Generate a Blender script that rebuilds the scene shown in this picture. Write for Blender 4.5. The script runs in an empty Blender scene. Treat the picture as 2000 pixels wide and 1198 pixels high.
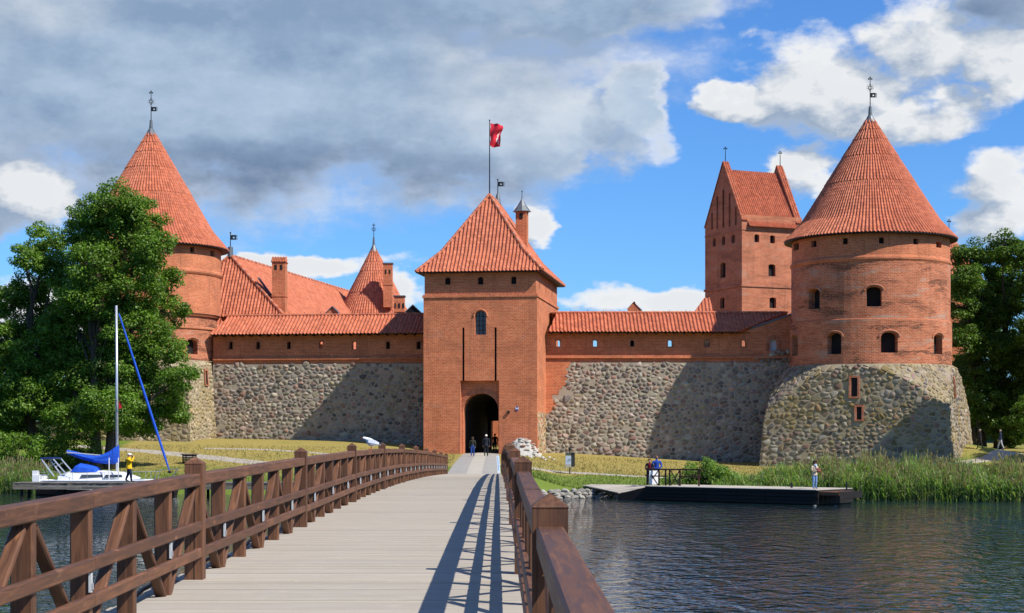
import bpy, math, random
import numpy as np
from mathutils import Vector, Matrix

# ------------------------------------------------------------------ camera, sky, sun, exposure
scene = bpy.context.scene
COL = scene.collection
F, CX, HY, EYE = 3300.0, 1000.0, 855.0, 3.86          # focal length in photo pixels, principal column, horizon row, eye height above water
cam = bpy.data.cameras.new('camera')
cam.sensor_width = 36.0
cam.lens = 36.0 * F / 2000.0
cam.shift_y = (HY - 599.0) / 2000.0
cam.clip_start, cam.clip_end = 0.1, 20000.0
cam_o = bpy.data.objects.new('camera', cam)
COL.objects.link(cam_o)
cam_o.location = (0, 0, EYE)
cam_o.rotation_euler = (math.pi / 2, 0, 0)
scene.camera = cam_o

SUN = Vector((1.0, -0.62, 1.22)).normalized()          # towards the sun
SUN_EL = math.asin(SUN.z)
SUN_AZ = math.atan2(SUN.x, SUN.y)
EXPOSURE = 0.30
scene.view_settings.view_transform = 'Standard'
scene.view_settings.look = 'None'
scene.view_settings.gamma = 1.0
scene.view_settings.exposure = EXPOSURE
scene.view_settings.use_curve_mapping = False
scene.render.engine = 'CYCLES'
scene.cycles.max_bounces = 6
scene.cycles.transparent_max_bounces = 4
scene.cycles.caustics_reflective = False
scene.cycles.caustics_refractive = False
scene.cycles.use_denoising = True

sun = bpy.data.lights.new('sun', 'SUN')
sun.energy = 5.0
sun.angle = math.radians(0.53)
sun.color = (1.0, 0.94, 0.85)
sun_o = bpy.data.objects.new('sun', sun)
COL.objects.link(sun_o)
sun_o.rotation_euler = (-SUN).to_track_quat('-Z', 'Y').to_euler()
sun_o.location = (60, -40, 80)


def sock(nt, node, key, v):
    s = node.inputs[key]
    if isinstance(v, bpy.types.NodeSocket):
        nt.links.new(v, s)
    elif v is not None:
        if isinstance(v, (tuple, list)) and s.type == 'RGBA' and len(v) == 3:
            v = (*v, 1.0)
        s.default_value = v


def nd(nt, typ, ins=None, **props):
    n = nt.nodes.new(typ)
    for k, v in props.items():
        setattr(n, k, v)
    for k, v in (ins or {}).items():
        sock(nt, n, k, v)
    return n


def mth(nt, op, a, b=None, c=None, clamp=False):
    n = nt.nodes.new('ShaderNodeMath')
    n.operation = op
    n.use_clamp = clamp
    for i, v in enumerate((a, b, c)):
        if v is not None:
            sock(nt, n, i, v)
    return n.outputs[0]


def mix(nt, fac, a, b, mode='MIX'):
    n = nd(nt, 'ShaderNodeMix', data_type='RGBA', blend_type=mode)
    sock(nt, n, 0, fac)
    sock(nt, n, 6, a)
    sock(nt, n, 7, b)
    return n.outputs[2]


def noise(nt, vec, scale, detail=3.0, rough=0.55, dist=0.0):
    n = nd(nt, 'ShaderNodeTexNoise', {'Scale': scale, 'Detail': detail, 'Roughness': rough, 'Distortion': dist})
    if vec is not None:
        nt.links.new(vec, n.inputs['Vector'])
    return n


def ramp(nt, fac, lo, hi, a=0.0, b=1.0, smooth=True):
    n = nd(nt, 'ShaderNodeMapRange', {1: lo, 2: hi, 3: a, 4: b}, interpolation_type='SMOOTHSTEP' if smooth else 'LINEAR')
    nt.links.new(fac, n.inputs[0])
    return n.outputs[0]


def mapping(nt, vec, scale=(1, 1, 1), loc=(0, 0, 0), rot=(0, 0, 0)):
    n = nd(nt, 'ShaderNodeMapping', {'Scale': scale, 'Location': loc, 'Rotation': rot})
    nt.links.new(vec, n.inputs['Vector'])
    return n.outputs[0]


# ---- world: Nishita sky with broken cloud
world = bpy.data.worlds.new('World')
scene.world = world
world.use_nodes = True
W = world.node_tree
W.nodes.clear()
SKY_STRENGTH = 0.1
sky = nd(W, 'ShaderNodeTexSky', sky_type='NISHITA', sun_disc=False)
sky.sun_elevation = SUN_EL
sky.sun_rotation = SUN_AZ
sky.air_density = 1.0
sky.dust_density = 0.2
sky.ozone_density = 4.0
gen = nd(W, 'ShaderNodeTexCoord').outputs['Generated']
sep = nd(W, 'ShaderNodeSeparateXYZ', {0: gen})
dx, dy, dz = sep.outputs
# deeper blue than the hazy model sky, everywhere
blue = mix(W, 1.0, sky.outputs[0], (0.50, 0.86, 1.30), 'MULTIPLY')
inv = mth(W, 'DIVIDE', 1.0, mth(W, 'MAXIMUM', dy, 0.2))
U = mth(W, 'MULTIPLY', dx, inv)
V = mth(W, 'MULTIPLY', dz, inv)
inview = ramp(W, dy, 0.86, 0.95)
outview = mth(W, 'SUBTRACT', 1.0, inview)
BANK = [(380, 150, 900, 270), (900, 230, 300, 170), (300, -40, 1100, 150), (1040, 10, 400, 75), (1090, 240, 130, 100), (1225, 225, 75, 105), (2020, -10, 130, 100)]
PUFF = [(1600, 160, 165, 108), (1430, 205, 95, 34), (1830, 70, 165, 95), (1830, 210, 165, 50), (1990, 130, 95, 80), (1600, 335, 80, 55), (1995, 370, 95, 90),
        (1950, 440, 95, 50), (1180, 580, 110, 42), (1310, 592, 90, 36), (25, 390, 105, 95), (560, 500, 240, 34), (800, 560, 70, 40), (30, 620, 200, 90), (1040, 420, 60, 45)]


def field(du, dv):
    """cloud density at the viewed direction moved by (du, dv): bank, puffs, and broken cloud elsewhere"""
    cv_ = mapping(W, gen, (1, 1, 1.7), (du, 0, dv * 1.7))
    wn = nd(W, 'ShaderNodeSeparateColor', {0: noise(W, cv_, 10.0, 5.0, 0.6).outputs['Color']})
    u = mth(W, 'ADD', mth(W, 'ADD', U, du), mth(W, 'MULTIPLY_ADD', wn.outputs[0], 0.13, -0.065))
    v = mth(W, 'ADD', mth(W, 'ADD', V, dv), mth(W, 'MULTIPLY_ADD', wn.outputs[1], 0.07, -0.035))

    def blob(x, y, a, b):
        e1 = mth(W, 'POWER', mth(W, 'ABSOLUTE', mth(W, 'MULTIPLY', mth(W, 'SUBTRACT', u, (x - CX) / F), F / a)), 2.0)
        e2 = mth(W, 'POWER', mth(W, 'ABSOLUTE', mth(W, 'MULTIPLY', mth(W, 'SUBTRACT', v, (HY - y) / F), F / b)), 2.0)
        return mth(W, 'SUBTRACT', 1.0, mth(W, 'ADD', e1, e2))

    def union(lst):
        q = mth(W, 'MAXIMUM', blob(*lst[0]), -0.7)
        for t in lst[1:]:
            q = mth(W, 'SMOOTH_MAX', q, blob(*t), 0.25)
        return q
    fz = mth(W, 'MULTIPLY_ADD', noise(W, cv_, 16.0, 9.0, 0.62).outputs['Fac'], 2.6, -1.3)
    els = mth(W, 'MULTIPLY_ADD', noise(W, cv_, 5.5, 2.0, 0.5).outputs['Fac'], 2.2, -1.35)
    return mth(W, 'MULTIPLY_ADD', fz, 0.55, union(BANK)), mth(W, 'MULTIPLY_ADD', fz, 1.25, union(PUFF)), mth(W, 'MULTIPLY_ADD', fz, 0.7, els), blob


b0_, p0_, e0_, blob0 = field(0, 0)
b1_, p1_, e1_, _ = field(0.012, 0.014)                  # the same clouds a little nearer the sun
dens = mth(W, 'ADD', mth(W, 'MULTIPLY', mth(W, 'MAXIMUM', b0_, p0_), inview), mth(W, 'MULTIPLY', e0_, outview))
dens1 = mth(W, 'ADD', mth(W, 'MULTIPLY', mth(W, 'MAXIMUM', b1_, p1_), inview), mth(W, 'MULTIPLY', e1_, outview))
alpha = ramp(W, dens, -0.28, 0.60)
lit = mth(W, 'MULTIPLY_ADD', mth(W, 'SUBTRACT', dens, dens1), 1.35, 0.46, clamp=True)
thin = ramp(W, dens, 0.95, 0.1)
lit = mth(W, 'MULTIPLY_ADD', thin, 0.22, mth(W, 'MULTIPLY', lit, 0.85), clamp=True)
thick = mth(W, 'ADD', mth(W, 'MULTIPLY', mth(W, 'MULTIPLY', ramp(W, b0_, 0.10, 0.75), ramp(W, mth(W, 'SUBTRACT', p0_, b0_), 0.35, -0.15)), inview), mth(W, 'MULTIPLY', ramp(W, e0_, 0.3, 1.0), outview))
soft = mth(W, 'MULTIPLY_ADD', mth(W, 'SUBTRACT', noise(W, mapping(W, gen, (1, 1, 2.0)), 8.0, 7.0, 0.6).outputs['Fac'], 0.5), 3.9, 0.5, clamp=True)
soft = mth(W, 'MULTIPLY_ADD', mth(W, 'SUBTRACT', lit, 0.5), 0.8, soft, clamp=True)
dark = mth(W, 'MAXIMUM', mth(W, 'MAXIMUM', blob0(420, 350, 640, 110), blob0(880, 360, 260, 70)), mth(W, 'MAXIMUM', blob0(1990, 10, 120, 90), 0.0))
pale = mth(W, 'MAXIMUM', mth(W, 'MAXIMUM', blob0(20, 30, 260, 90), blob0(1020, 160, 260, 150)), 0.0)
white = mix(W, lit, (2.5, 3.3, 4.5), (7.2, 7.3, 7.4))
grey = mix(W, soft, (2.0, 2.9, 4.3), (3.7, 4.7, 6.0))
grey = mix(W, mth(W, 'MULTIPLY', pale, 0.75, clamp=True), grey, mix(W, soft, (3.2, 4.0, 5.1), (6.0, 6.4, 6.9)))
grey = mix(W, mth(W, 'MULTIPLY', dark, 0.95, clamp=True), grey, mix(W, soft, (0.95, 1.55, 2.65), (1.75, 2.5, 3.8)))
cloud = mix(W, thick, white, grey)
skycol = mix(W, alpha, blue, cloud)
bg = nd(W, 'ShaderNodeBackground', {'Color': skycol, 'Strength': SKY_STRENGTH})
wo = nd(W, 'ShaderNodeOutputWorld')
W.links.new(bg.outputs[0], wo.inputs[0])

# ------------------------------------------------------------------ helpers
rng = random.Random(7)
nrg = np.random.default_rng(11)


def px(x, y, d):
    return Vector(((x - CX) / F * d, d, EYE + (HY - y) / F * d))


def interp(tab, x):
    if x <= tab[0][0]:
        return tab[0][1]
    for (a, va), (b, vb) in zip(tab, tab[1:]):
        if x <= b:
            return va + (vb - va) * (x - a) / (b - a)
    return tab[-1][1]


def sstep(a, b, x):
    t = min(1.0, max(0.0, (x - a) / (b - a)))
    return t * t * (3 - 2 * t)


def empty(name, loc=(0, 0, 0), rz=0.0):
    o = bpy.data.objects.new(name, None)
    o.empty_display_size = 0.3
    COL.objects.link(o)
    o.location = loc
    o.rotation_euler = (0, 0, rz)
    return o


def tag(o, label=None, cat=None, group=None, kind=None):
    if label:
        o['label'] = label
    if cat:
        o['category'] = cat
    if group:
        o['group'] = group
    if kind:
        o['kind'] = kind
    return o


def link(name, me, parent=None, loc=None, mat=None):
    o = bpy.data.objects.new(name, me)
    COL.objects.link(o)
    if parent is not None:
        o.parent = parent
    if loc is not None:
        o.location = loc
    if mat is not None:
        o.matrix_local = mat
    return o


class MB:
    """collects faces with optional uv, colour and material slot, then becomes ONE mesh object"""
    def __init__(s):
        s.v, s.f, s.uv, s.c, s.mi = [], [], [], [], []

    def face(s, pts, uv=None, col=None, mi=0):
        b = len(s.v)
        s.v.extend(tuple(p) for p in pts)
        s.f.append(tuple(range(b, b + len(pts))))
        s.uv.append(uv)
        s.c.append(col)
        s.mi.append(mi)

    def shape(s, pts, faces, col=None, mi=0):
        b = len(s.v)
        s.v.extend(tuple(p) for p in pts)
        for f in faces:
            s.f.append(tuple(b + i for i in f))
            s.uv.append(None)
            s.c.append(col)
            s.mi.append(mi)

    def box(s, c, size, col=None, mi=0, rz=0.0):
        hx, hy, hz = size[0] / 2, size[1] / 2, size[2] / 2
        ca, sa = math.cos(rz), math.sin(rz)
        P = []
        for z in (-hz, hz):
            for x, y in ((-hx, -hy), (hx, -hy), (hx, hy), (-hx, hy)):
                P.append((c[0] + x * ca - y * sa, c[1] + x * sa + y * ca, c[2] + z))
        s.shape(P, [(3, 2, 1, 0), (4, 5, 6, 7), (0, 1, 5, 4), (1, 2, 6, 5), (2, 3, 7, 6), (3, 0, 4, 7)], col, mi)

    def tube(s, pts, rad, n=8, col=None, mi=0, caps=True):
        pts = [Vector(p) for p in pts]
        if not isinstance(rad, (list, tuple)):
            rad = [rad] * len(pts)
        rings = []
        ref = Vector((0.31, 0.17, 0.93))
        for i, p in enumerate(pts):
            t = (pts[min(i + 1, len(pts) - 1)] - pts[max(i - 1, 0)]).normalized()
            a = t.cross(ref)
            if a.length < 1e-3:
                a = t.cross(Vector((1, 0, 0)))
            a.normalize()
            b = t.cross(a)
            rings.append([p + (a * math.cos(2 * math.pi * k / n) + b * math.sin(2 * math.pi * k / n)) * rad[i] for k in range(n)])
        P = [q for r in rings for q in r]
        fs = []
        for i in range(len(pts) - 1):
            for k in range(n):
                fs.append((i * n + k, i * n + (k + 1) % n, (i + 1) * n + (k + 1) % n, (i + 1) * n + k))
        if caps:
            fs.append(tuple(range(n))[::-1])
            fs.append(tuple((len(pts) - 1) * n + k for k in range(n)))
        s.shape(P, fs, col, mi)

    def lathe(s, c, prof, n=24, col=None, mi=0, uvr=None):
        """prof: list of (radius, z) bottom to top"""
        for (r0, z0), (r1, z1) in zip(prof, prof[1:]):
            for k in range(n):
                a0, a1 = 2 * math.pi * k / n, 2 * math.pi * (k + 1) / n
                q = [(c[0] + r * math.sin(a), c[1] - r * math.cos(a), c[2] + z) for r, z, a in ((r0, z0, a0), (r0, z0, a1), (r1, z1, a1), (r1, z1, a0))]
                uv = None
                if uvr:
                    uv = [(uvr * a, z) for a, z in ((a0, z0), (a1, z0), (a1, z1 + abs(r1 - r0)), (a0, z1 + abs(r1 - r0)))]
                s.face(q, uv, col, mi)

    def build(s, name, mats, parent=None, smooth=False, org=None, kind=None):
        me = bpy.data.meshes.new(name)
        org = Vector(org) if org is not None else Vector((0, 0, 0))
        me.from_pydata([(v[0] - org.x, v[1] - org.y, v[2] - org.z) for v in s.v], [], s.f)
        if not isinstance(mats, (list, tuple)):
            mats = [mats]
        for m in mats:
            me.materials.append(m)
        if any(s.mi):
            me.polygons.foreach_set('material_index', s.mi)
        if any(u is not None for u in s.uv) or any('brick' in q.name for q in mats):
            L = me.uv_layers.new(name='UVMap')
            flat = []
            for f, u in zip(s.f, s.uv):
                if u is None:
                    for i in f:
                        flat += [s.v[i][0] * 0.7 + s.v[i][1] * 0.7, s.v[i][2]]
                else:
                    for q in u:
                        flat += [q[0], q[1]]
            L.data.foreach_set('uv', flat)
        if any(c is not None for c in s.c):
            A = me.color_attributes.new('col', 'FLOAT_COLOR', 'CORNER')
            flat = []
            for f, c in zip(s.f, s.c):
                flat += [*(c or (0.5, 0.5, 0.5)), 1.0] * len(f)
            A.data.foreach_set('color', flat)
        if smooth:
            me.polygons.foreach_set('use_smooth', [True] * len(s.f))
        me.update()
        o = link(name, me, parent, org if org.length else None)
        if kind:
            o['kind'] = kind
        return o


def quads_obj(name, Q, C, mat, parent=None, kind=None, smooth=False):
    """Q (n,4,3) loose quads, C (n,3) colours -> one mesh, fast"""
    Q = np.asarray(Q, np.float32)
    n = len(Q)
    me = bpy.data.meshes.new(name)
    me.vertices.add(n * 4)
    me.vertices.foreach_set('co', Q.reshape(-1))
    me.loops.add(n * 4)
    me.loops.foreach_set('vertex_index', np.arange(n * 4, dtype=np.int32))
    me.polygons.add(n)
    me.polygons.foreach_set('loop_start', np.arange(0, n * 4, 4, dtype=np.int32))
    if C is not None:
        A = me.color_attributes.new('col', 'FLOAT_COLOR', 'CORNER')
        c4 = np.ones((n, 4, 4), np.float32)
        c4[:, :, :3] = np.asarray(C, np.float32)[:, None, :]
        A.data.foreach_set('color', c4.reshape(-1))
    me.update(calc_edges=True)
    if smooth:
        me.polygons.foreach_set('use_smooth', np.ones(n, bool))
    me.materials.append(mat)
    o = link(name, me, parent)
    if kind:
        o['kind'] = kind
    return o


def ray_plane(x, y, p0, e):
    """photo pixel -> (distance along e from p0, height) on the vertical plane through p0 along e"""
    k = (x - CX) / F
    n = Vector((-e[1], e[0]))
    d = (p0[0] * n.x + p0[1] * n.y) / (k * n.x + n.y)
    return ((k * d - p0[0]) * e[0] + (d - p0[1]) * e[1], EYE + (HY - y) / F * d)


def ray_cyl(x, y, c, R):
    """photo pixel -> (angle from the side facing -Y, height) on an upright cylinder"""
    k = (x - CX) / F
    a, b, cc = k * k + 1, -2 * (k * c[0] + c[1]), c[0] ** 2 + c[1] ** 2 - R * R
    D = max(b * b - 4 * a * cc, 0.0)
    d = (-b - math.sqrt(D)) / (2 * a)
    return (math.atan2(k * d - c[0], -(d - c[1])), EYE + (HY - y) / F * d)


def wall(mb, P, u0, u1, v0, v1, ops=(), du=0.0, mi=0):
    """a wall face P(u, v, depth) with real openings; ops: dict u,v,w,h,r(arch rise),d(depth). Returns outline of each opening's back."""
    us, vs = {u0, u1}, {v0, v1}
    for o in ops:
        us |= {o['u'] - o['w'] / 2, o['u'] + o['w'] / 2}
        vs |= {o['v'], o['v'] + o['h']}
    if du:
        k = u0
        while k < u1:
            us.add(k)
            k += du
    us = sorted(q for q in us if u0 - 1e-6 <= q <= u1 + 1e-6)
    vs = sorted(q for q in vs if v0 - 1e-6 <= q <= v1 + 1e-6)
    us = [q for i, q in enumerate(us) if i == 0 or q - us[i - 1] > 1e-4]
    for va, vb in zip(vs, vs[1:]):
        for ua, ub in zip(us, us[1:]):
            um, vm = (ua + ub) / 2, (va + vb) / 2
            if any(abs(um - o['u']) < o['w'] / 2 and o['v'] < vm < o['v'] + o['h'] for o in ops):
                continue
            mb.face([P(ua, va, 0), P(ub, va, 0), P(ub, vb, 0), P(ua, vb, 0)], [(ua, va), (ub, va), (ub, vb), (ua, vb)], None, mi)
    backs = []
    for o in ops:
        a, b, z0, z1, r, d = o['u'] - o['w'] / 2, o['u'] + o['w'] / 2, o['v'], o['v'] + o['h'], o.get('r', 0), o.get('d', 0.4)
        n = 10
        if r > 0:
            curve = [(o['u'] - math.cos(math.pi * i / n) * o['w'] / 2, z1 - r + r * math.sin(math.pi * i / n) ** (0.85 if o.get('pt') else 1.0)) for i in range(n + 1)]
            for i in range(n):
                p, q = curve[i], curve[i + 1]
                corner = (a, z1) if i < n // 2 else (b, z1)
                tri = [p, q, corner]
                if i < n // 2:
                    tri = [p, q, corner]
                mb.face([P(*t, 0) for t in tri], [t for t in tri], None, mi)
        else:
            curve = [(a, z1), (b, z1)]
        out = [(a, z0), (b, z0)] + curve[::-1]
        if abs(out[2][0] - b) < 1e-6 and abs(out[2][1] - z0) < 1e-6:
            out.pop(2)
        m = len(out)
        for i in range(m):
            p, q = out[i], out[(i + 1) % m]
            mb.face([P(*p, 0), P(*p, d), P(*q, d), P(*q, 0)], [(p[0] + p[1], 0), (p[0] + p[1], d), (q[0] + q[1], d), (q[0] + q[1], 0)], None, mi)
        backs.append([P(p[0], p[1], d - 0.003) for p in out])
    return backs


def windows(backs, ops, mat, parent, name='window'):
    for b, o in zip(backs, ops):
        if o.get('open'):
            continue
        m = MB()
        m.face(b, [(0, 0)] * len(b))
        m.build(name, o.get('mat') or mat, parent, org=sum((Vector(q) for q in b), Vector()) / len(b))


def cells(u0, u1, v0, v1, su, sv, r, drop=0.22):
    """irregular packed cells (clipped Voronoi) for rubble masonry: list of (centre, polygon)"""
    rows = max(1, int((v1 - v0) / sv))
    cols = max(1, int((u1 - u0) / su))
    asp = su / sv
    pts = []
    for i in range(-1, rows + 1):
        line = []
        for j in range(-1, cols + 2):
            if r.random() < drop:
                continue
            line.append((u0 + (j + 0.5 * (i % 2) + r.uniform(-0.46, 0.46)) * su, (v0 + (i + 0.5 + r.uniform(-0.38, 0.38)) * sv) * asp))
        pts.append(line)
    out = []
    for i, line in enumerate(pts):
        for p in line:
            if not (u0 <= p[0] <= u1 and v0 <= p[1] / asp <= v1):
                continue
            poly = [(p[0] - su * 1.2, p[1] - su * 1.2), (p[0] + su * 1.2, p[1] - su * 1.2), (p[0] + su * 1.2, p[1] + su * 1.2), (p[0] - su * 1.2, p[1] + su * 1.2)]
            for k in range(max(0, i - 2), min(len(pts), i + 3)):
                for q in pts[k]:
                    if q is p or abs(q[0] - p[0]) > 2.4 * su:
                        continue
                    nx, ny = q[0] - p[0], q[1] - p[1]
                    c = (q[0] ** 2 + q[1] ** 2 - p[0] ** 2 - p[1] ** 2) / 2
                    new = []
                    for a, b in zip(poly, poly[1:] + poly[:1]):
                        da, db = a[0] * nx + a[1] * ny - c, b[0] * nx + b[1] * ny - c
                        if da <= 0:
                            new.append(a)
                        if da * db < 0:
                            t = da / (da - db)
                            new.append((a[0] + (b[0] - a[0]) * t, a[1] + (b[1] - a[1]) * t))
                    poly = new
                    if len(poly) < 3:
                        break
            if len(poly) >= 3:
                poly = [(min(max(a, u0), u1), min(max(b / asp, v0), v1)) for a, b in poly]
                out.append(((p[0], p[1] / asp), poly))
    return out


STONE_COLS = [(.30, .25, .195), (.35, .295, .225), (.24, .21, .175), (.32, .235, .185), (.27, .19, .155), (.38, .33, .26),
              (.19, .165, .145), (.30, .25, .175), (.34, .25, .20), (.28, .25, .21), (.14, .125, .115), (.30, .18, .14), (.33, .29, .23), (.36, .31, .25), (.30, .27, .215)]


def stones(parent, P, cl, mat, inside, seen, r, cols=STONE_COLS, gap=0.026, bulge=0.06, name='stone', limit=298):
    """each cell becomes a rounded stone; the `limit` that show largest (seen(c, area)) are parts, the rest one joined part"""
    items = []
    for c, poly in cl:
        if not inside(*c):
            continue
        cu, cv_ = sum(p[0] for p in poly) / len(poly), sum(p[1] for p in poly) / len(poly)
        area = abs(sum(a[0] * b[1] - a[1] * b[0] for a, b in zip(poly, poly[1:] + poly[:1]))) / 2
        if area < 0.02:
            continue
        rad = math.sqrt(area / math.pi)
        k = max(0.55, 1 - gap * r.uniform(.35, 2.1) / rad)
        ring = [(cu + (p[0] - cu) * k, cv_ + (p[1] - cv_) * k) for p in poly]
        rr = []
        for a, b in zip(ring, ring[1:] + ring[:1]):
            rr.append((a[0] * .86 + b[0] * .14, a[1] * .86 + b[1] * .14))
            rr.append((a[0] * .14 + b[0] * .86, a[1] * .14 + b[1] * .86))
        rr = [(cu + (a - cu) * q, cv_ + (b - cv_) * q) for (a, b), q in ((p, r.uniform(.86, 1.05)) for p in rr)]
        if r.random() < .03:
            continue
        items.append((seen(cu, cv_, area), cu, cv_, rr, rad))
    items.sort(key=lambda t: -t[0])
    rest = MB()
    for i, (_, cu, cv_, ring, rad) in enumerate(items):
        h = bulge * r.uniform(0.3, 1.7) * min(1.3, rad / 0.26)
        n = len(ring)
        tl, tv = r.uniform(-.5, .5), r.uniform(-.5, .5)
        pts = [P(a, b, 0.03) for a, b in ring] + [P(cu + (a - cu) * .80, cv_ + (b - cv_) * .80, -h * (0.8 + tl * (a - cu) / rad + tv * (b - cv_) / rad)) for a, b in ring] + [P(cu, cv_, -h)]
        fs = [(k, (k + 1) % n, n + (k + 1) % n, n + k) for k in range(n)] + [(n + k, n + (k + 1) % n, 2 * n) for k in range(n)]
        base = r.choice(cols)
        f = r.uniform(0.62, 1.22)
        col = tuple(min(.6, q * f * r.uniform(.95, 1.05)) for q in base)
        if i < limit:
            m = MB()
            m.shape(pts, fs, col)
            m.build(name, mat, parent, smooth=r.random() < .5, org=pts[-1])
        else:
            rest.shape(pts, fs, col)
    if rest.f:
        rest.build('small_' + name + 's', mat, parent, smooth=True, kind='stuff')


TILE_COLS = np.array([(.47, .138, .066), (.50, .152, .075), (.44, .125, .060), (.53, .170, .088), (.46, .142, .075), (.40, .115, .058), (.50, .155, .08)])


def tile_profile(x):
    """pantile cross-section over one column, x in 0..1"""
    return 0.10 * np.where(x < 0.62, np.sin(np.pi * x / 0.62), -0.35 * np.sin(np.pi * (x - 0.62) / 0.38))


def roof_slope(name, parent, mat, E0, E1, prof, sl, sr, cw=0.33, rl=0.36, cols=TILE_COLS, bright=1.0):
    """pantiled slope: eave E0->E1 (left to right seen from outside), prof [(run inwards, height)], sl/sr how far each end closes in per metre of run"""
    E0, E1 = Vector(E0), Vector(E1)
    L = (E1 - E0).length
    e = (E1 - E0) / L
    inw = Vector((-e.y, e.x, 0)).normalized()
    seg = [math.hypot(b[0] - a[0], b[1] - a[1]) for a, b in zip(prof, prof[1:])]
    tot = sum(seg)
    nr = max(1, int(round(tot / rl)))

    def at(t):
        d = t * tot
        for (a, b), s in zip(zip(prof, prof[1:]), seg):
            if d <= s + 1e-6:
                k = d / s
                nx, nz = -(b[1] - a[1]) / s, (b[0] - a[0]) / s
                return a[0] + (b[0] - a[0]) * k, a[1] + (b[1] - a[1]) * k, nx, nz
            d -= s
        a, b = prof[-2], prof[-1]
        return b[0], b[1], -(b[1] - a[1]) / seg[-1], (b[0] - a[0]) / seg[-1]
    E = np.array(E0); ev = np.array(e); iv = np.array(inw)
    Q, C = [], []
    ns = 6
    for i in range(nr):
        r0, z0, nx, nz = at(i / nr)
        r1, z1, _, _ = at((i + 1) / nr)
        lo = min(r0 * sl, L); hi = max(L - r0 * sr, 0); lo1 = r1 * sl; hi1 = L - r1 * sr
        if hi - lo < 0.02:
            continue
        nc = int(math.ceil(max(L, L - prof[-1][0] * sr) / cw))
        u = np.arange(nc * ns + 1) / ns * cw
        h = tile_profile((u / cw) % 1.0)
        jit = np.repeat(nrg.uniform(-0.006, 0.012, nc), ns)
        jit = np.append(jit, 0)
        ua = np.clip(u, lo, hi)
        if hi1 < lo1:
            lo1 = hi1 = (lo1 + hi1) / 2
        ub = np.clip(u, lo1, hi1)
        nv = np.array([inw.x * nx, inw.y * nx, nz])
        pa = E + ua[:, None] * ev + iv * r0 + np.array([0, 0, z0]) + (h + 0.016 + jit)[:, None] * nv
        pb = E + ub[:, None] * ev + iv * r1 + np.array([0, 0, z1]) + (h)[:, None] * nv
        pc = E + ua[:, None] * ev + iv * r0 + np.array([0, 0, z0]) + (h - 0.01)[:, None] * nv
        ok = (ua[1:] - ua[:-1] > 1e-4) | (ub[1:] - ub[:-1] > 1e-4)
        q = np.stack([pa[:-1], pa[1:], pb[1:], pb[:-1]], 1)[ok]
        q2 = np.stack([pc[:-1], pc[1:], pa[1:], pa[:-1]], 1)[ok]
        tc = cols[nrg.integers(0, len(cols), nc)] * nrg.uniform(.90, 1.08, (nc, 1)) * bright
        tc = np.repeat(tc, ns, 0)[ok]
        Q += [q, q2]
        C += [tc, tc]
    return quads_obj(name, np.concatenate(Q), np.concatenate(C), mat, parent, kind='stuff')


def roof_cone(name, parent, mat, c, prof, cw=0.33, rl=0.36, cols=TILE_COLS, bright=1.0):
    """pantiled cone; prof [(radius, z)] from eave up"""
    seg = [math.hypot(b[0] - a[0], b[1] - a[1]) for a, b in zip(prof, prof[1:])]
    tot = sum(seg)
    nr = max(1, int(round(tot / rl)))

    def at(t):
        d = t * tot
        for (a, b), s in zip(zip(prof, prof[1:]), seg):
            if d <= s + 1e-6:
                k = d / s
                return a[0] + (b[0] - a[0]) * k, a[1] + (b[1] - a[1]) * k, (b[1] - a[1]) / s, -(b[0] - a[0]) / s
            d -= s
        a, b = prof[-2], prof[-1]
        return b[0], b[1], (b[1] - a[1]) / seg[-1], -(b[0] - a[0]) / seg[-1]
    Q, C = [], []
    nc = int(2 * math.pi * prof[0][0] / cw)
    ns = 5
    for i in range(nr):
        r0, z0, nh, nz = at(i / nr)
        r1, z1, _, _ = at((i + 1) / nr)
        while 2 * math.pi * r0 / nc < cw * 0.55:
            nc = max(6, int(nc * 0.62))
        w = 2 * math.pi * r0 / nc
        sc = min(1.0, w / cw)
        k = np.arange(nc * ns + 1) / ns
        a = k / nc * 2 * np.pi
        h = tile_profile(k % 1.0) * sc
        jit = np.append(np.repeat(nrg.uniform(-0.006, 0.012, nc), ns), 0)
        def ring(r, z, hh):
            rr = r + hh * nh
            return np.stack([c[0] + rr * np.sin(a), c[1] - rr * np.cos(a), c[2] + z + hh * nz], 1)
        pa, pb, pc = ring(r0, z0, h + 0.016 + jit), ring(r1, z1, h), ring(r0, z0, h - 0.01)
        tc = np.repeat(cols[nrg.integers(0, len(cols), nc)] * nrg.uniform(.90, 1.08, (nc, 1)) * bright, ns, 0)
        Q += [np.stack([pa[:-1], pa[1:], pb[1:], pb[:-1]], 1), np.stack([pc[:-1], pc[1:], pa[1:], pa[:-1]], 1)]
        C += [tc, tc]
    return quads_obj(name, np.concatenate(Q), np.concatenate(C), mat, parent, kind='stuff')


def cap_tiles(name, parent, mat, A, B, rad=0.13, step=0.42):
    """a row of overlapping half-round cap tiles along a hip or ridge"""
    A, B = Vector(A), Vector(B)
    n = max(2, int((B - A).length / step))
    m = MB()
    for i in range(n):
        a, b = A.lerp(B, i / n), A.lerp(B, (i + 1.08) / n)
        f = rng.uniform(.85, 1.1)
        m.tube([a, b], [rad * 1.12, rad * 0.9], 7, tuple(TILE_COLS[i % 7] * f))
        if i % 2:
            m.tube([a - (b - a) * .03, a + (b - a) * .06], [rad * 1.0, rad * 1.2], 7, (.55, .48, .42))
    return m.build(name, mat, parent, kind='stuff')


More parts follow.
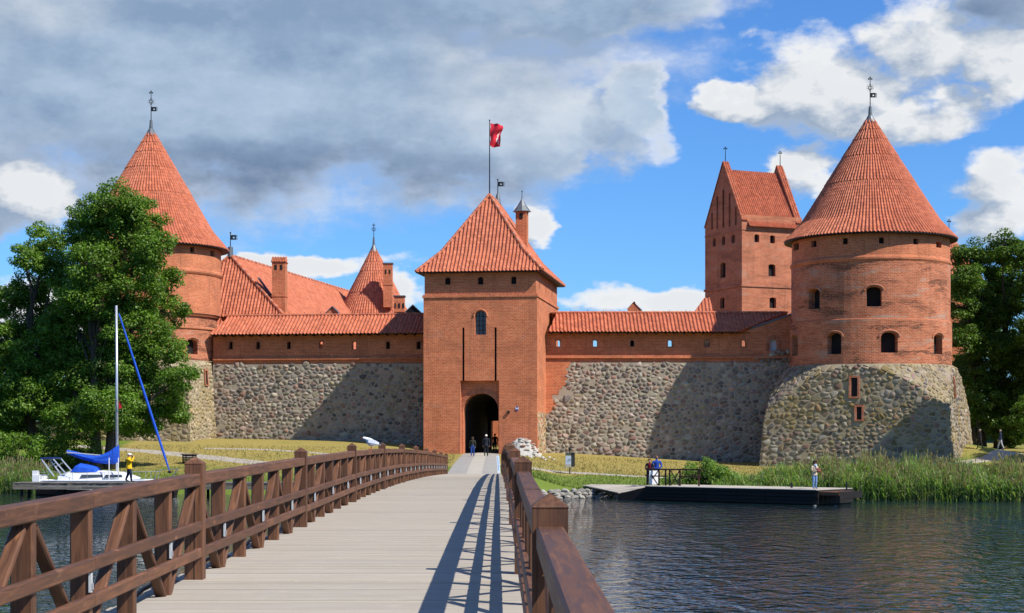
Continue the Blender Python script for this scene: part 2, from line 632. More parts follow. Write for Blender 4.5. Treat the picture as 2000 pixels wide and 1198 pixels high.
def beam(name, A, B, w, h, mat, parent=None, ch=0.012, col=None, roll=0.0):
    """squared timber from A to B with eased edges; w across, h up; local X along the grain"""
    A, B = Vector(A), Vector(B)
    L = (B - A).length
    x = (B - A) / L
    up = Vector((0, 0, 1)) if abs(x.z) < 0.95 else Vector((0, 1, 0))
    y = up.cross(x).normalized()
    z = x.cross(y)
    M = Matrix(((x.x, y.x, z.x, A.x), (x.y, y.y, z.y, A.y), (x.z, y.z, z.z, A.z), (0, 0, 0, 1)))
    a, b, c = w / 2, h / 2, ch
    sec = [(-a + c, -b), (a - c, -b), (a, -b + c), (a, b - c), (a - c, b), (-a + c, b), (-a, b - c), (-a, -b + c)]
    P = [(0, p, q) for p, q in sec] + [(L, p, q) for p, q in sec]
    fs = [(i, (i + 1) % 8, 8 + (i + 1) % 8, 8 + i) for i in range(8)] + [tuple(range(8))[::-1], tuple(range(8, 16))]
    m = MB()
    m.shape(P, fs, col or (.5, .5, .5))
    o = m.build(name, mat, parent)
    o.matrix_local = M
    return o


def seat(root, loc):
    loc = Vector(loc)
    root.location = loc
    for ch in root.children:
        ch.matrix_parent_inverse = Matrix.Translation(-loc)
    return root


# ------------------------------------------------------------------ materials
def mat_new(name):
    m = bpy.data.materials.new(name)
    m.use_nodes = True
    nt = m.node_tree
    nt.nodes.clear()
    out = nd(nt, 'ShaderNodeOutputMaterial')
    b = nd(nt, 'ShaderNodeBsdfPrincipled')
    nt.links.new(b.outputs[0], out.inputs[0])
    return m, nt, b


def obj_co(nt):
    return nd(nt, 'ShaderNodeTexCoord').outputs['Object']


def world_co(nt):
    return nd(nt, 'ShaderNodeNewGeometry').outputs['Position']


def bump(nt, b, h, strength, dist):
    n = nd(nt, 'ShaderNodeBump', {'Strength': strength, 'Distance': dist, 'Height': h})
    nt.links.new(n.outputs[0], b.inputs['Normal'])


def plain(name, col, rough=0.6, metal=0.0, var=0.12, scale=6.0, spec=0.4, bmp=0.0):
    m, nt, b = mat_new(name)
    n = noise(nt, world_co(nt), scale, 4).outputs['Fac']
    c = mix(nt, n, tuple(q * (1 - var) for q in col), tuple(min(1, q * (1 + var)) for q in col))
    sock(nt, b, 'Base Color', c)
    sock(nt, b, 'Roughness', rough)
    sock(nt, b, 'Metallic', metal)
    sock(nt, b, 'Specular IOR Level', spec)
    if bmp:
        bump(nt, b, n, 0.5, bmp)
    return m


def attr_mat(name, rough=0.8, var=0.3, scale=6.0, detail=5.0, bmp=0.02, spec=0.3, tint=None, stretch=(1, 1, 1), obj=False):
    """colour from the mesh's own 'col' attribute, broken up by noise"""
    m, nt, b = mat_new(name)
    a = nd(nt, 'ShaderNodeAttribute', attribute_name='col').outputs['Color']
    co = mapping(nt, obj_co(nt) if obj else world_co(nt), stretch)
    n = noise(nt, co, scale, detail, 0.6).outputs['Fac']
    k = ramp(nt, n, 0.25, 0.75, 1 - var, 1 + var, False)
    c = mix(nt, 1.0, a, nd(nt, 'ShaderNodeCombineColor', {0: k, 1: k, 2: k}).outputs[0], 'MULTIPLY')
    if tint:
        big = noise(nt, world_co(nt), tint[1], 4, 0.6).outputs['Fac']
        c = mix(nt, ramp(nt, big, tint[2], tint[3]), c, mix(nt, tint[4] if len(tint) > 4 else 0.6, c, tint[0]))
    sock(nt, b, 'Base Color', c)
    sock(nt, b, 'Roughness', rough)
    sock(nt, b, 'Specular IOR Level', spec)
    if bmp:
        bump(nt, b, n, 0.6, bmp)
    return m


def brick_mat(name, c1, c2, mortar, worn=0.0, pale=(.42, .30, .23), dark=(.10, .05, .035), row=0.135, seed=0.0):
    m, nt, b = mat_new(name)
    uv = nd(nt, 'ShaderNodeTexCoord').outputs['UV']
    br = nd(nt, 'ShaderNodeTexBrick', {'Color1': c1, 'Color2': c2, 'Mortar': mortar, 'Scale': 1.0, 'Mortar Size': 0.016, 'Mortar Smooth': 0.25, 'Bias': -0.1, 'Brick Width': 0.36, 'Row Height': row}, offset=0.5)
    nt.links.new(uv, br.inputs['Vector'])
    w = mapping(nt, world_co(nt), (1, 1, 1.6), (seed, seed, seed))
    n1 = noise(nt, w, 0.55, 6, 0.62).outputs['Fac']
    n2 = noise(nt, w, 5.0, 4, 0.7).outputs['Fac']
    n3 = noise(nt, mapping(nt, world_co(nt), (0.5, 0.5, 2.4), (seed + 9, 0, 3)), 0.45, 7, 0.68, 0.4).outputs['Fac']
    c = br.outputs['Color']
    k = mth(nt, 'MULTIPLY', ramp(nt, n1, 0.3, 0.7, 0.84, 1.14), ramp(nt, n2, 0.3, 0.7, 0.86, 1.14))
    c = mix(nt, 1.0, c, nd(nt, 'ShaderNodeCombineColor', {0: k, 1: k, 2: k}).outputs[0], 'MULTIPLY')
    if worn:
        c = mix(nt, mth(nt, 'MULTIPLY', ramp(nt, n3, 0.53, 0.66), 0.75 * worn), c, pale)
        c = mix(nt, mth(nt, 'MULTIPLY', mth(nt, 'MULTIPLY', ramp(nt, n3, 0.49, 0.38), ramp(nt, n2, 0.40, 0.56)), 0.9 * worn), c, dark)
    else:
        c = mix(nt, mth(nt, 'MULTIPLY', ramp(nt, n3, 0.60, 0.78), 0.35), c, pale)
    st = noise(nt, mapping(nt, world_co(nt), (1.6, 1.6, 0.12), (seed, 2, 0)), 1.0, 5, 0.65).outputs['Fac']
    c = mix(nt, mth(nt, 'MULTIPLY', ramp(nt, st, .52, .70), .38), c, (.20, .085, .055))
    c = mix(nt, mth(nt, 'MULTIPLY', ramp(nt, noise(nt, w, 1.7, 5, 0.7).outputs['Fac'], .60, .74), .45), c, pale)
    sock(nt, b, 'Base Color', c)
    sock(nt, b, 'Roughness', 0.9)
    sock(nt, b, 'Specular IOR Level', 0.2)
    h = mth(nt, 'SUBTRACT', mth(nt, 'MULTIPLY', n2, 0.6 + 1.6 * worn), mth(nt, 'MULTIPLY', br.outputs['Fac'], 0.8))
    if worn:
        h = mth(nt, 'SUBTRACT', h, mth(nt, 'MULTIPLY', ramp(nt, n3, 0.47, 0.36), 2.5 * worn))
    bump(nt, b, h, 0.7, 0.03)
    return m


MT = {}
MT['brick'] = brick_mat('red_brick', (.49, .124, .050), (.58, .178, .075), (.53, .31, .19))
MT['brick_tower'] = brick_mat('weathered_brick', (.45, .118, .050), (.55, .175, .080), (.50, .32, .22), worn=1.0, seed=4)
MT['brick_keep'] = brick_mat('keep_brick', (.45, .118, .050), (.55, .175, .080), (.50, .32, .22), worn=0.45, seed=33)
MT['brick_old'] = brick_mat('old_brick', (.42, .125, .062), (.52, .175, .09), (.44, .28, .19), worn=0.8, seed=21)
MT['tile'] = attr_mat('roof_tile', 0.75, 0.16, 3.0, 4, 0.006, 0.35, ((.22, .075, .04), 0.6, .55, .8, 0.45))
MT['stone'] = attr_mat('field_stone', 0.85, 0.35, 9.0, 5, 0.03, 0.25, ((.20, .17, .085), 0.5, .58, .78, 0.35))
MT['stone_moss'] = attr_mat('lichened_field_stone', 0.85, 0.35, 9.0, 5, 0.03, 0.25, ((.27, .19, .05), 0.45, .42, .66, 0.55))
MT['rubble'] = attr_mat('limewashed_rubble', 0.9, 0.25, 7.0, 5, 0.03, 0.2)


def mortar_mat(name, col, mossy=0.0):
    m, nt, b = mat_new(name)
    co = world_co(nt)
    n = noise(nt, co, 8, 6, 0.65).outputs['Fac']
    n1 = noise(nt, co, 0.5, 5, 0.6).outputs['Fac']
    c = mix(nt, n, tuple(q * .72 for q in col), tuple(q * 1.22 for q in col))
    c = mix(nt, mth(nt, 'MULTIPLY', ramp(nt, n1, .45, .7), 0.3 + 0.5 * mossy), c, (.24, .19, .09))
    sock(nt, b, 'Base Color', c)
    sock(nt, b, 'Roughness', 0.95)
    sock(nt, b, 'Specular IOR Level', 0.15)
    bump(nt, b, n, 0.8, 0.05)
    return m


MT['mortar'] = mortar_mat('lime_mortar', (.36, .305, .235))
MT['mortar_moss'] = mortar_mat('lichened_mortar', (.33, .275, .18), 0.8)
MT['plaster'] = mortar_mat('old_limewash', (.45, .43, .39))


def wood_mat(name, col, dark, rough=0.65, var=0.36, gloss=0.35, stretch=(0.6, 9, 9), knots=True):
    m, nt, b = mat_new(name)
    a = nd(nt, 'ShaderNodeAttribute', attribute_name='col').outputs['Color']
    oi = nd(nt, 'ShaderNodeObjectInfo').outputs['Random']
    off = nd(nt, 'ShaderNodeCombineXYZ', {0: mth(nt, 'MULTIPLY', oi, 37.0), 1: mth(nt, 'MULTIPLY', oi, 11.0), 2: 0.0})
    add = nd(nt, 'ShaderNodeVectorMath', {0: obj_co(nt), 1: off.outputs[0]}, operation='ADD').outputs[0]
    n = noise(nt, mapping(nt, add, stretch), 3.0, 6, 0.65, 0.6).outputs['Fac']
    big = noise(nt, add, 1.1, 4, 0.6).outputs['Fac']
    c = mix(nt, ramp(nt, n, 0.3, 0.72), dark, col)
    c = mix(nt, ramp(nt, big, .35, .7), mix(nt, .45, c, dark), c)
    gr = noise(nt, mapping(nt, add, (0.35, 26, 26)), 2.0, 4, 0.7, 0.3).outputs['Fac']
    c = mix(nt, mth(nt, 'MULTIPLY', ramp(nt, gr, .58, .70), .55), c, tuple(q * .35 for q in dark))
    c = mix(nt, mth(nt, 'MULTIPLY', ramp(nt, noise(nt, mapping(nt, add, (2, 5, 5), (7, 1, 3)), 1.3, 5, .7).outputs['Fac'], .60, .72), .35), c, tuple(min(1, q * 1.5 + .03) for q in col))
    if knots:
        v = nd(nt, 'ShaderNodeTexVoronoi', {'Scale': 1.6})
        nt.links.new(mapping(nt, add, (0.7, 2.2, 2.2)), v.inputs['Vector'])
        c = mix(nt, mth(nt, 'MULTIPLY', ramp(nt, v.outputs['Distance'], 0.11, 0.05), 0.6), c, tuple(min(1, q * 1.7) for q in col))
    g = mth(nt, 'MULTIPLY_ADD', oi, var, 1 - var / 2)
    c = mix(nt, 1.0, c, nd(nt, 'ShaderNodeCombineColor', {0: g, 1: g, 2: g}).outputs[0], 'MULTIPLY')
    c = mix(nt, 1.0, c, mix(nt, 1.0, a, (2, 2, 2), 'MULTIPLY'), 'MULTIPLY')
    sock(nt, b, 'Base Color', c)
    sock(nt, b, 'Roughness', ramp(nt, n, .2, .8, rough - .12, rough + .15))
    sock(nt, b, 'Specular IOR Level', gloss)
    bump(nt, b, n, 0.5, 0.006)
    return m


MT['stain'] = wood_mat('brown_stained_timber', (.205, .088, .040), (.080, .036, .019), 0.58, gloss=0.35)
MT['deck'] = wood_mat('weathered_deck_board', (.475, .43, .36), (.385, .345, .285), 0.85, var=0.10, gloss=0.15, knots=False)
MT['grey_wood'] = wood_mat('silvered_timber', (.26, .235, .20), (.12, .105, .09), 0.85, gloss=0.2, knots=False)
MT['dark_wood'] = wood_mat('tarred_timber', (.022, .018, .015), (.010, .008, .007), 0.7, gloss=0.3, knots=False)
MT['rail_wood'] = wood_mat('dark_red_timber', (.075, .028, .018), (.035, .014, .010), 0.6, knots=False)
MT['shade_dark'] = plain('shade_dark_vault', (.05, .04, .035), 0.9, 0, .4, 2)  # shade of the gate passage put into the base colour
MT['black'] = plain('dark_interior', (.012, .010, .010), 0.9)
MT['pane'] = plain('leaded_pane', (.045, .055, .065), 0.25, 0, .4, 5, 0.6)
MT['lightdoor'] = plain('pale_door_board', (.48, .50, .53), 0.6)
MT['lead'] = plain('lead_sheet', (.13, .145, .155), 0.5, 0.3, .3, 2.5)
MT['iron'] = plain('black_iron', (.02, .022, .026), 0.5, 0.4)
MT['white'] = plain('white_gelcoat', (.78, .79, .80), 0.25, 0, .04, 1.5, 0.5)
MT['white_board'] = plain('white_board', (.80, .80, .80), 0.5, 0, .05)
MT['alu'] = plain('anodised_mast', (.62, .64, .66), 0.35, 0.6, .05)
MT['steel'] = plain('stainless_rail', (.55, .56, .58), 0.25, 0.9, .05)
MT['canvas'] = plain('blue_canvas', (.012, .085, .52), 0.75, 0, .25, 3.0, 0.3, 0.03)
MT['canvas_dark'] = plain('navy_canvas', (.012, .03, .14), 0.75, 0, .25, 3.0, 0.3, 0.03)
MT['red_cloth'] = plain('red_cloth', (.62, .02, .03), 0.8, 0, .15, 3)
MT['cloth'] = attr_mat('cloth_and_skin', 0.85, 0.12, 25, 3, 0.002, 0.25)
MT['paint'] = attr_mat('painted_panel', 0.6, 0.06, 10, 3, 0, 0.3)
MT['bark'] = plain('bark', (.075, .058, .042), 0.95, 0, .5, 5, 0.2, 0.05)


def leaf_mat(name, trans=0.35, gloss=0.35):
    m, nt, b = mat_new(name)
    a = nd(nt, 'ShaderNodeAttribute', attribute_name='col').outputs['Color']
    sock(nt, b, 'Base Color', a)
    sock(nt, b, 'Roughness', 0.5)
    sock(nt, b, 'Specular IOR Level', gloss)
    t = nd(nt, 'ShaderNodeBsdfTranslucent')
    nt.links.new(mix(nt, 1.0, a, (1.3, 1.5, 0.5), 'MULTIPLY'), t.inputs[0])
    ms = nd(nt, 'ShaderNodeMixShader', {0: trans})
    nt.links.new(b.outputs[0], ms.inputs[1])
    nt.links.new(t.outputs[0], ms.inputs[2])
    out = [n for n in nt.nodes if n.type == 'OUTPUT_MATERIAL'][0]
    nt.links.new(ms.outputs[0], out.inputs[0])
    return m


MT['leaf'] = leaf_mat('leaf')
MT['reed'] = leaf_mat('reed_blade', 0.42, 0.3)


def ground_mat():
    m, nt, b = mat_new('lawn')
    co = world_co(nt)
    a = nd(nt, 'ShaderNodeAttribute', attribute_name='col').outputs['Color']     # grass kind: red channel = how green (watered / shore) it grows
    s = nd(nt, 'ShaderNodeSeparateColor', {0: a}).outputs[0]
    n1 = noise(nt, co, 0.35, 6, 0.65).outputs['Fac']
    n2 = noise(nt, co, 3.0, 6, 0.7).outputs['Fac']
    n3 = noise(nt, mapping(nt, co, (1, 0.5, 1)), 22.0, 4, 0.7).outputs['Fac']
    dry = mix(nt, n2, (.29, .235, .062), (.40, .315, .105))
    grn = mix(nt, n2, (.11, .165, .025), (.19, .25, .045))
    f = mth(nt, 'ADD', s, mth(nt, 'MULTIPLY_ADD', n1, 2.0, -0.90))
    c = mix(nt, ramp(nt, f, 0.2, 0.8), dry, grn)
    c = mix(nt, ramp(nt, n3, .5, .75), c, mix(nt, .4, c, (.06, .07, .02)))
    c = mix(nt, mth(nt, 'MULTIPLY', ramp(nt, n1, .68, .8), .5), c, (.27, .22, .15))
    sock(nt, b, 'Base Color', c)
    sock(nt, b, 'Roughness', 0.95)
    sock(nt, b, 'Specular IOR Level', 0.1)
    bump(nt, b, mth(nt, 'ADD', n3, n2), 0.9, 0.06)
    return m


MT['ground'] = ground_mat()


def grit_mat(name, col, scale=14.0, var=.25, bmp=.02):
    m, nt, b = mat_new(name)
    co = world_co(nt)
    n = noise(nt, co, scale, 6, .7).outputs['Fac']
    n1 = noise(nt, co, .7, 5, .6).outputs['Fac']
    c = mix(nt, n, tuple(q * (1 - var) for q in col), tuple(q * (1 + var) for q in col))
    c = mix(nt, mth(nt, 'MULTIPLY', ramp(nt, n1, .45, .75), .35), c, tuple(q * .65 for q in col))
    sock(nt, b, 'Base Color', c)
    sock(nt, b, 'Roughness', .95)
    sock(nt, b, 'Specular IOR Level', .15)
    bump(nt, b, n, .7, bmp)
    return m


MT['gravel'] = grit_mat('gravel', (.40, .36, .30))
MT['cobble'] = grit_mat('worn_cobble', (.34, .32, .285), 6, .3, .03)
MT['slab'] = grit_mat('concrete_slab', (.44, .40, .33), 10, .15, .01)
MT['far'] = grit_mat('far_wood', (.05, .075, .03), 0.05, .4, .5)


def water_mat():
    m, nt, b = mat_new('lake_water')
    co = world_co(nt)
    w1 = noise(nt, mapping(nt, co, (1.35, 0.85, 1), (0, 0, 0), (0, 0, 0.25)), 0.95, 2, 0.5, 0.7).outputs['Fac']
    w2 = noise(nt, mapping(nt, co, (1.3, 1.0, 1), (5, 2, 0), (0, 0, -0.4)), 2.3, 2, 0.5, 0.6).outputs['Fac']
    w3 = noise(nt, co, 6.5, 2, 0.5, 0.3).outputs['Fac']
    calm = ramp(nt, noise(nt, mapping(nt, co, (.06, .03, 1)), 1.0, 4, .6).outputs['Fac'], .35, .65, .65, 1.15)
    h = mth(nt, 'ADD', w1, mth(nt, 'ADD', mth(nt, 'MULTIPLY', w2, 0.34), mth(nt, 'MULTIPLY', w3, 0.06)))
    sock(nt, b, 'Base Color', (.010, .026, .030))
    sock(nt, b, 'Roughness', 0.02)
    sock(nt, b, 'IOR', 1.333)
    bump(nt, b, mth(nt, 'MULTIPLY', h, calm), 1.0, 0.155)
    return m


MT['water'] = water_mat()

# ------------------------------------------------------------------ water and land
m = MB()
m.face([(-6000, -3000, 0), (6000, -3000, 0), (6000, 9000, 0), (-6000, 9000, 0)])
tag(m.build('water', MT['water']), kind='structure')

SHORE = [(-90, 124), (-45, 121), (-28, 117), (-15, 114), (-5, 108), (-1.5, 107.8), (.5, 108.6), (3, 108.9), (7, 109.4), (12, 109.4), (16, 107.5), (20, 105.5), (30, 103.5), (45, 102), (90, 100)]
BASEZ = [(-70, 3.6), (-28, 3.72), (-14, 3.5), (-8, 3.15), (-5, 2.55), (2, 2.5), (5, 2.5), (12, 2.05), (20, 1.65), (26, 1.75), (34, 2.1), (45, 2.25), (90, 2.3)]
# bridge: stations every 9.6 m along an axis that runs a touch to the left of straight ahead
AX = -27.0 / F
KN = [(-20.5, 1.97), (-10.9, 2.06), (-1.3, 2.15), (8.3, 2.26), (17.9, 2.36), (27.5, 2.405), (37.1, 2.445), (46.7, 2.43), (56.3, 2.36), (65.9, 2.25), (75.5, 2.12), (85.1, 1.96), (94.7, 1.79), (104.3, 1.61), (107.2, 1.55)]


def deck_z(y):
    return interp(KN, y)


def road(y):
    """path from the bridge end up to the gate: (centre x, half width, z)"""
    t = (y - 106) / (146.5 - 106)
    l = (872 - CX + (905 - 872) * t) / F * y
    r_ = (978 - CX + (975 - 978) * t) / F * y
    return (l + r_) / 2, (r_ - l) / 2, 1.54 + (2.47 - 1.54) * t


def ground_z(x, y):
    sh = interp(SHORE, x)
    if y < sh - 3:
        return -1.2
    bz = interp(BASEZ, x)
    if y < sh + 0.6:
        z = -1.2 + (1.55 + (0.15 if -4 < x < 14 else 0)) * sstep(sh - 3, sh + 0.6, y)
    else:
        t = (y - sh - 0.6) / (152.5 - sh - 0.6)
        z0 = 0.35 + (0.15 if -4 < x < 14 else 0)
        z = z0 + (bz - z0) * min(1.0, max(0, t)) ** 0.92 if t < 1 else bz + min((y - 152.5) * .02, .8)
    z += 1.25 * math.exp(-(((x - 39.5) / 4.5) ** 2 + ((y - 149) / 5.5) ** 2))
    z += 0.10 * math.sin(x * .35 + y * .2) * sstep(sh + 2, sh + 10, y) * (1 - sstep(135, 150, y))
    if 100 < y < 160:
        c, hw, rz = road(min(max(y, 103), 150))
        k = 1 - sstep(hw + .3, hw + 5.5, abs(x - c))
        z = z + (rz - 0.03 - z) * k * sstep(103, 105.5, y)
    return z


m = MB()
xs = sorted(set([-160, -130, -110] + [i * 1.5 for i in range(-60, 61)] + [110, 130, 160]))
ys = [98 + i * 1.0 for i in range(0, 66)] + [168, 180, 200, 240, 290]
idx = {}
V_, F_, G_ = [], [], []
for j, y in enumerate(ys):
    for i, x in enumerate(xs):
        idx[i, j] = len(V_)
        V_.append((x, y, ground_z(x, y) if y < 285 else -1.5))
        sh = interp(SHORE, x)
        g = 0.95 * (1 - sstep(sh + 7, sh + 16, y)) if x > -8 else 0.75 * (1 - sstep(sh + 4, sh + 22, y))
        if x < -34:
            g = 0.9
        if x > 24:
            g = max(g, 0.35)
        G_.append(g + .12 * math.sin(x * .7) * math.sin(y * .5))
for j in range(len(ys) - 1):
    for i in range(len(xs) - 1):
        F_.append((idx[i, j], idx[i + 1, j], idx[i + 1, j + 1], idx[i, j + 1]))
me = bpy.data.meshes.new('terrain')
me.from_pydata(V_, [], F_)
ca = me.color_attributes.new('col', 'FLOAT_COLOR', 'POINT')
ca.data.foreach_set('color', [q for g in G_ for q in (max(0, g), 0, 0, 1)])
me.polygons.foreach_set('use_smooth', [True] * len(F_))
me.materials.append(MT['ground'])
tag(link('terrain', me), kind='structure')


def strip(name, pts, mat, kind='structure', dz=0.012, parent=None):
    """a path laid on the land; pts: (x, y, half width)"""
    m = MB()
    fine = []
    for a, b in zip(pts, pts[1:]):
        n = max(2, int(math.hypot(b[0] - a[0], b[1] - a[1]) / 0.8))
        for i in range(n):
            t = i / n
            fine.append([a[k] + (b[k] - a[k]) * t for k in range(3)])
    fine.append(list(pts[-1]))
    rows = []
    for i, p in enumerate(fine):
        q0, q1 = fine[max(0, i - 1)], fine[min(len(fine) - 1, i + 1)]
        tx, ty = q1[0] - q0[0], q1[1] - q0[1]
        l = math.hypot(tx, ty)
        nx, ny = -ty / l, tx / l
        w = p[2] * (1 + .10 * math.sin(i * 1.3) * math.sin(i * .37))
        row = []
        for k in range(-3, 4):
            x, y = p[0] + nx * w * k / 3, p[1] + ny * w * k / 3
            row.append((x, y, max(ground_z(x, y), 0.05) + dz + (.03 if abs(k) < 3 else -.05)))
        rows.append(row)
    for a, b in zip(rows, rows[1:]):
        for k in range(6):
            m.face([a[k + 1], a[k], b[k], b[k + 1]])
    o = m.build(name, mat, parent, smooth=True)
    return tag(o, kind=kind)


def gp(x, y0, lo=100.0, hi=160.0):
    """photo pixel -> point on the land"""
    best = None
    d = lo
    while d < hi:
        X = (x - CX) / F * d
        e = EYE + (HY - y0) / F * d - ground_z(X, d)
        if e < 0:
            return (X, d)
        d += 0.25
    return ((x - CX) / F * hi, hi)


# the cobbled road to the gate with its smooth middle slab
for name, fa, fb, mat, dz in (('road', -1.0, 1.0, 'cobble', 0.0), ('road_slab', -0.28, 0.30, 'slab', 0.012)):
    m = MB()
    for i in range(44):
        y0, y1 = 105.6 + i * 0.95, 105.6 + (i + 1) * 0.95
        (c0, h0, z0), (c1, h1, z1) = road(y0), road(y1)
        for k in range(4):
            a, b = fa + (fb - fa) * k / 4, fa + (fb - fa) * (k + 1) / 4
            zz = lambda z, q: z + .03 - .05 * q * q + dz
            m.face([(c0 + h0 * a, y0, zz(z0, a)), (c0 + h0 * b, y0, zz(z0, b)), (c1 + h1 * b, y1, zz(z1, b)), (c1 + h1 * a, y1, zz(z1, a))])
    tag(m.build(name, MT[mat], smooth=True), kind='structure')
strip('path', [(*gp(985, 912), .9), (*gp(1040, 915), 1.0), (*gp(1120, 924), .7), (*gp(1240, 931), .55), (*gp(1330, 935), .5)], MT['gravel'])
strip('path', [(*gp(150, 872), .8), (*gp(290, 882), 1.0), (*gp(400, 893), 1.1), (*gp(500, 904), 1.0), (*gp(620, 912), .8), (*gp(860, 912), .7)], MT['gravel'])
strip('path', [(*gp(400, 877), .3), (*gp(520, 879), .45), (*gp(620, 886), .45), (*gp(720, 896), .5)], MT['gravel'])
strip('path', [(*gp(1780, 912), .9), (*gp(1860, 905), 1.1), (*gp(1940, 895), 1.0), (*gp(2040, 884), 1.1), (*gp(2200, 880), 1.1)], MT['gravel'])
# wooded shore across the lake
m = MB()
prev = None
for i in range(0, 121):
    a = math.radians(-75 + i * 1.25)
    R_ = 1500 + 120 * math.sin(i * .4)
    h = 14 + 5 * math.sin(i * .7) + 3 * math.sin(i * 2.1)
    cur = [(R_ * math.sin(a), R_ * math.cos(a), -1), (R_ * 1.01 * math.sin(a), R_ * 1.01 * math.cos(a), h), (R_ * 1.2 * math.sin(a), R_ * 1.2 * math.cos(a), h * 1.2), (R_ * 1.3 * math.sin(a), R_ * 1.3 * math.cos(a), -1)]
    if prev:
        for k in range(3):
            m.face([prev[k], cur[k], cur[k + 1], prev[k + 1]])
    prev = cur
tag(m.build('hills', MT['far'], smooth=True), kind='structure')

# ------------------------------------------------------------------ castle
def vane(parent, base, h, style, side=1, s=1.0):
    """iron weathervane: rod, knob, optional sun ring and cross, and a cut-out pennant"""
    m = MB()
    b = Vector(base)
    m.tube([b, b + Vector((0, 0, h))], [0.05 * s, 0.035 * s], 6)
    top = b + Vector((0, 0, h))
    if 'cross' in style:
        m.box(top + Vector((0, 0, .0)), (.34 * s, .06, .09 * s))
        m.box(top + Vector((0, 0, .16 * s)), (.14 * s, .06, .14 * s))
        m.box(top + Vector((.17 * s, 0, 0)), (.09 * s, .07, .15 * s))
        m.box(top - Vector((.17 * s, 0, 0)), (.09 * s, .07, .15 * s))
    else:
        m.lathe(top, [(0, -.1 * s), (.11 * s, 0), (0, .14 * s)], 8)
    if 'sun' in style:
        c = b + Vector((0, 0, h * .70))
        ring = [c + Vector((math.cos(a) * .19 * s, 0, math.sin(a) * .19 * s)) for a in [i * math.pi / 8 for i in range(17)]]
        m.tube(ring, .045 * s, 5, caps=False)
        for i in range(12):
            a = i * math.pi / 6 + .26
            m.tube([c + Vector((math.cos(a) * .27 * s, 0, math.sin(a) * .27 * s)), c + Vector((math.cos(a) * .40 * s, 0, math.sin(a) * .40 * s))], .022 * s, 4)
    o = m.build('weathervane', MT['iron'], parent, org=b)
    if 'flag' in style:
        f = MB()
        z0 = h * (.36 if 'sun' in style else .55)
        w, hh = .55 * s, .48 * s
        for a0, a1, c0, c1 in ((0, 1, 0, .3), (0, 1, .62, 1), (0, .45, .3, .62), (.75, 1, .3, .62)):
            f.box((side * (a0 + a1) / 2 * w, 0, z0 + (c0 + c1) / 2 * hh), ((a1 - a0) * w, .03, (c1 - c0) * hh))
        for k in range(4):
            f.box((side * (w + .07 * s), 0, z0 + hh * (k + .5) / 4), (.16 * s, .03, .06 * s))
        f.build('pennant', MT['iron'], o)
    return o


# ---- gate tower ---------------------------------------------------------------------------------
GE = Vector((0.9888, -0.1495, 0))
GN = Vector((0.1495, 0.9888, 0))
GR = Vector((2.163, 146.0, 0))
GW, GD = 10.0, 14.8
GL = GR - GE * GW
gate = empty('gate_tower')
tag(gate, 'square brick gate tower with steep hipped tile roof and dark arched entrance', 'tower')


def GP(u, v, d):
    p = GL + GE * u + GN * d
    return Vector((p.x, p.y, v))


def gop(x0, x1, y0, y1, **k):
    (a, z1), (b, _) = ray_plane(x0, y0, GL, GE), ray_plane(x1, y0, GL, GE)
    _, z0 = ray_plane((x0 + x1) / 2, y1, GL, GE)
    return dict(u=(a + b) / 2, v=z0, w=b - a, h=z1 - z0, **k)


ZLED, ZEAVE = 16.15, 18.25
rec = gop(899, 974.5, 744, 900, d=.55, open=True)
rec['h'] += rec['v'] - 1.6
rec['v'] = 1.6
arch_w = gop(927.5, 949.5, 607, 654, r=.5, d=.35, pt=True)
sl1 = gop(902.6, 907, 640, 744.2, d=.32)
sl2 = gop(965.6, 970, 640, 744.2, d=.32)
for s_ in (sl1, sl2):
    top = s_['v'] + s_['h']
    s_['v'] = rec['v'] + rec['h']
    s_['h'] = top - s_['v']
m = MB()
ops = [arch_w, sl1, sl2, rec]
bk = wall(m, GP, 0, GW, 1.6, ZLED, ops)
zr = rec['v'] + rec['h']
ra, rb = rec['u'] - rec['w'] / 2, rec['u'] + rec['w'] / 2
ar = dict(u=rec['u'] + .02, v=1.6, w=rec['w'] - .30, h=ray_plane(940, 768, GL, GE)[1] - 1.6, r=1.45, d=1.1, open=True)
wall(m, lambda u, v, d: GP(u, v, d + .55), ra, rb, 1.6, zr, [ar])
# right, left and rear outer faces of the shaft
SR = lambda u, v, d: GR + GN * u - GE * d + Vector((0, 0, v))
wall(m, SR, 0, GD, 1.6, ZLED)
wall(m, lambda u, v, d: GL + GN * (GD - u) + GE * d + Vector((0, 0, v)), 0, GD, 1.6, ZLED)
BK = lambda u, v, d: GL + GE * (GW - u) + GN * (GD - d) + Vector((0, 0, v))
bo = dict(u=GW - ar['u'], v=1.6, w=2.7, h=3.85, d=.6, open=True)
wall(m, BK, 0, GW, 1.6, ZLED, [bo])
m.build('wall', MT['brick'], gate)
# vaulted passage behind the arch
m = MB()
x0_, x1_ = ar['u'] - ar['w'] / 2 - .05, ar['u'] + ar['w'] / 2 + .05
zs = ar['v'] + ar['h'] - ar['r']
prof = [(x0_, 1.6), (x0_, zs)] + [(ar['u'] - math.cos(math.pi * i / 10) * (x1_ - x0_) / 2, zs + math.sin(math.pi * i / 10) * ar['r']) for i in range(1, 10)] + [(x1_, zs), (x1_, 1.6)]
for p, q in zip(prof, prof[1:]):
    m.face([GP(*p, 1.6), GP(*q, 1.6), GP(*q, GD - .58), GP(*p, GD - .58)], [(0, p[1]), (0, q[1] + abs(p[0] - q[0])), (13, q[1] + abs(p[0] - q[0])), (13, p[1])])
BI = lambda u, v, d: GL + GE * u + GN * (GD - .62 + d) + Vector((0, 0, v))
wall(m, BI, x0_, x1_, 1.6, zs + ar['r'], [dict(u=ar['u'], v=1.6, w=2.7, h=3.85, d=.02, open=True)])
m.build('passage', MT['shade_dark'], gate)
m = MB()
n = 22
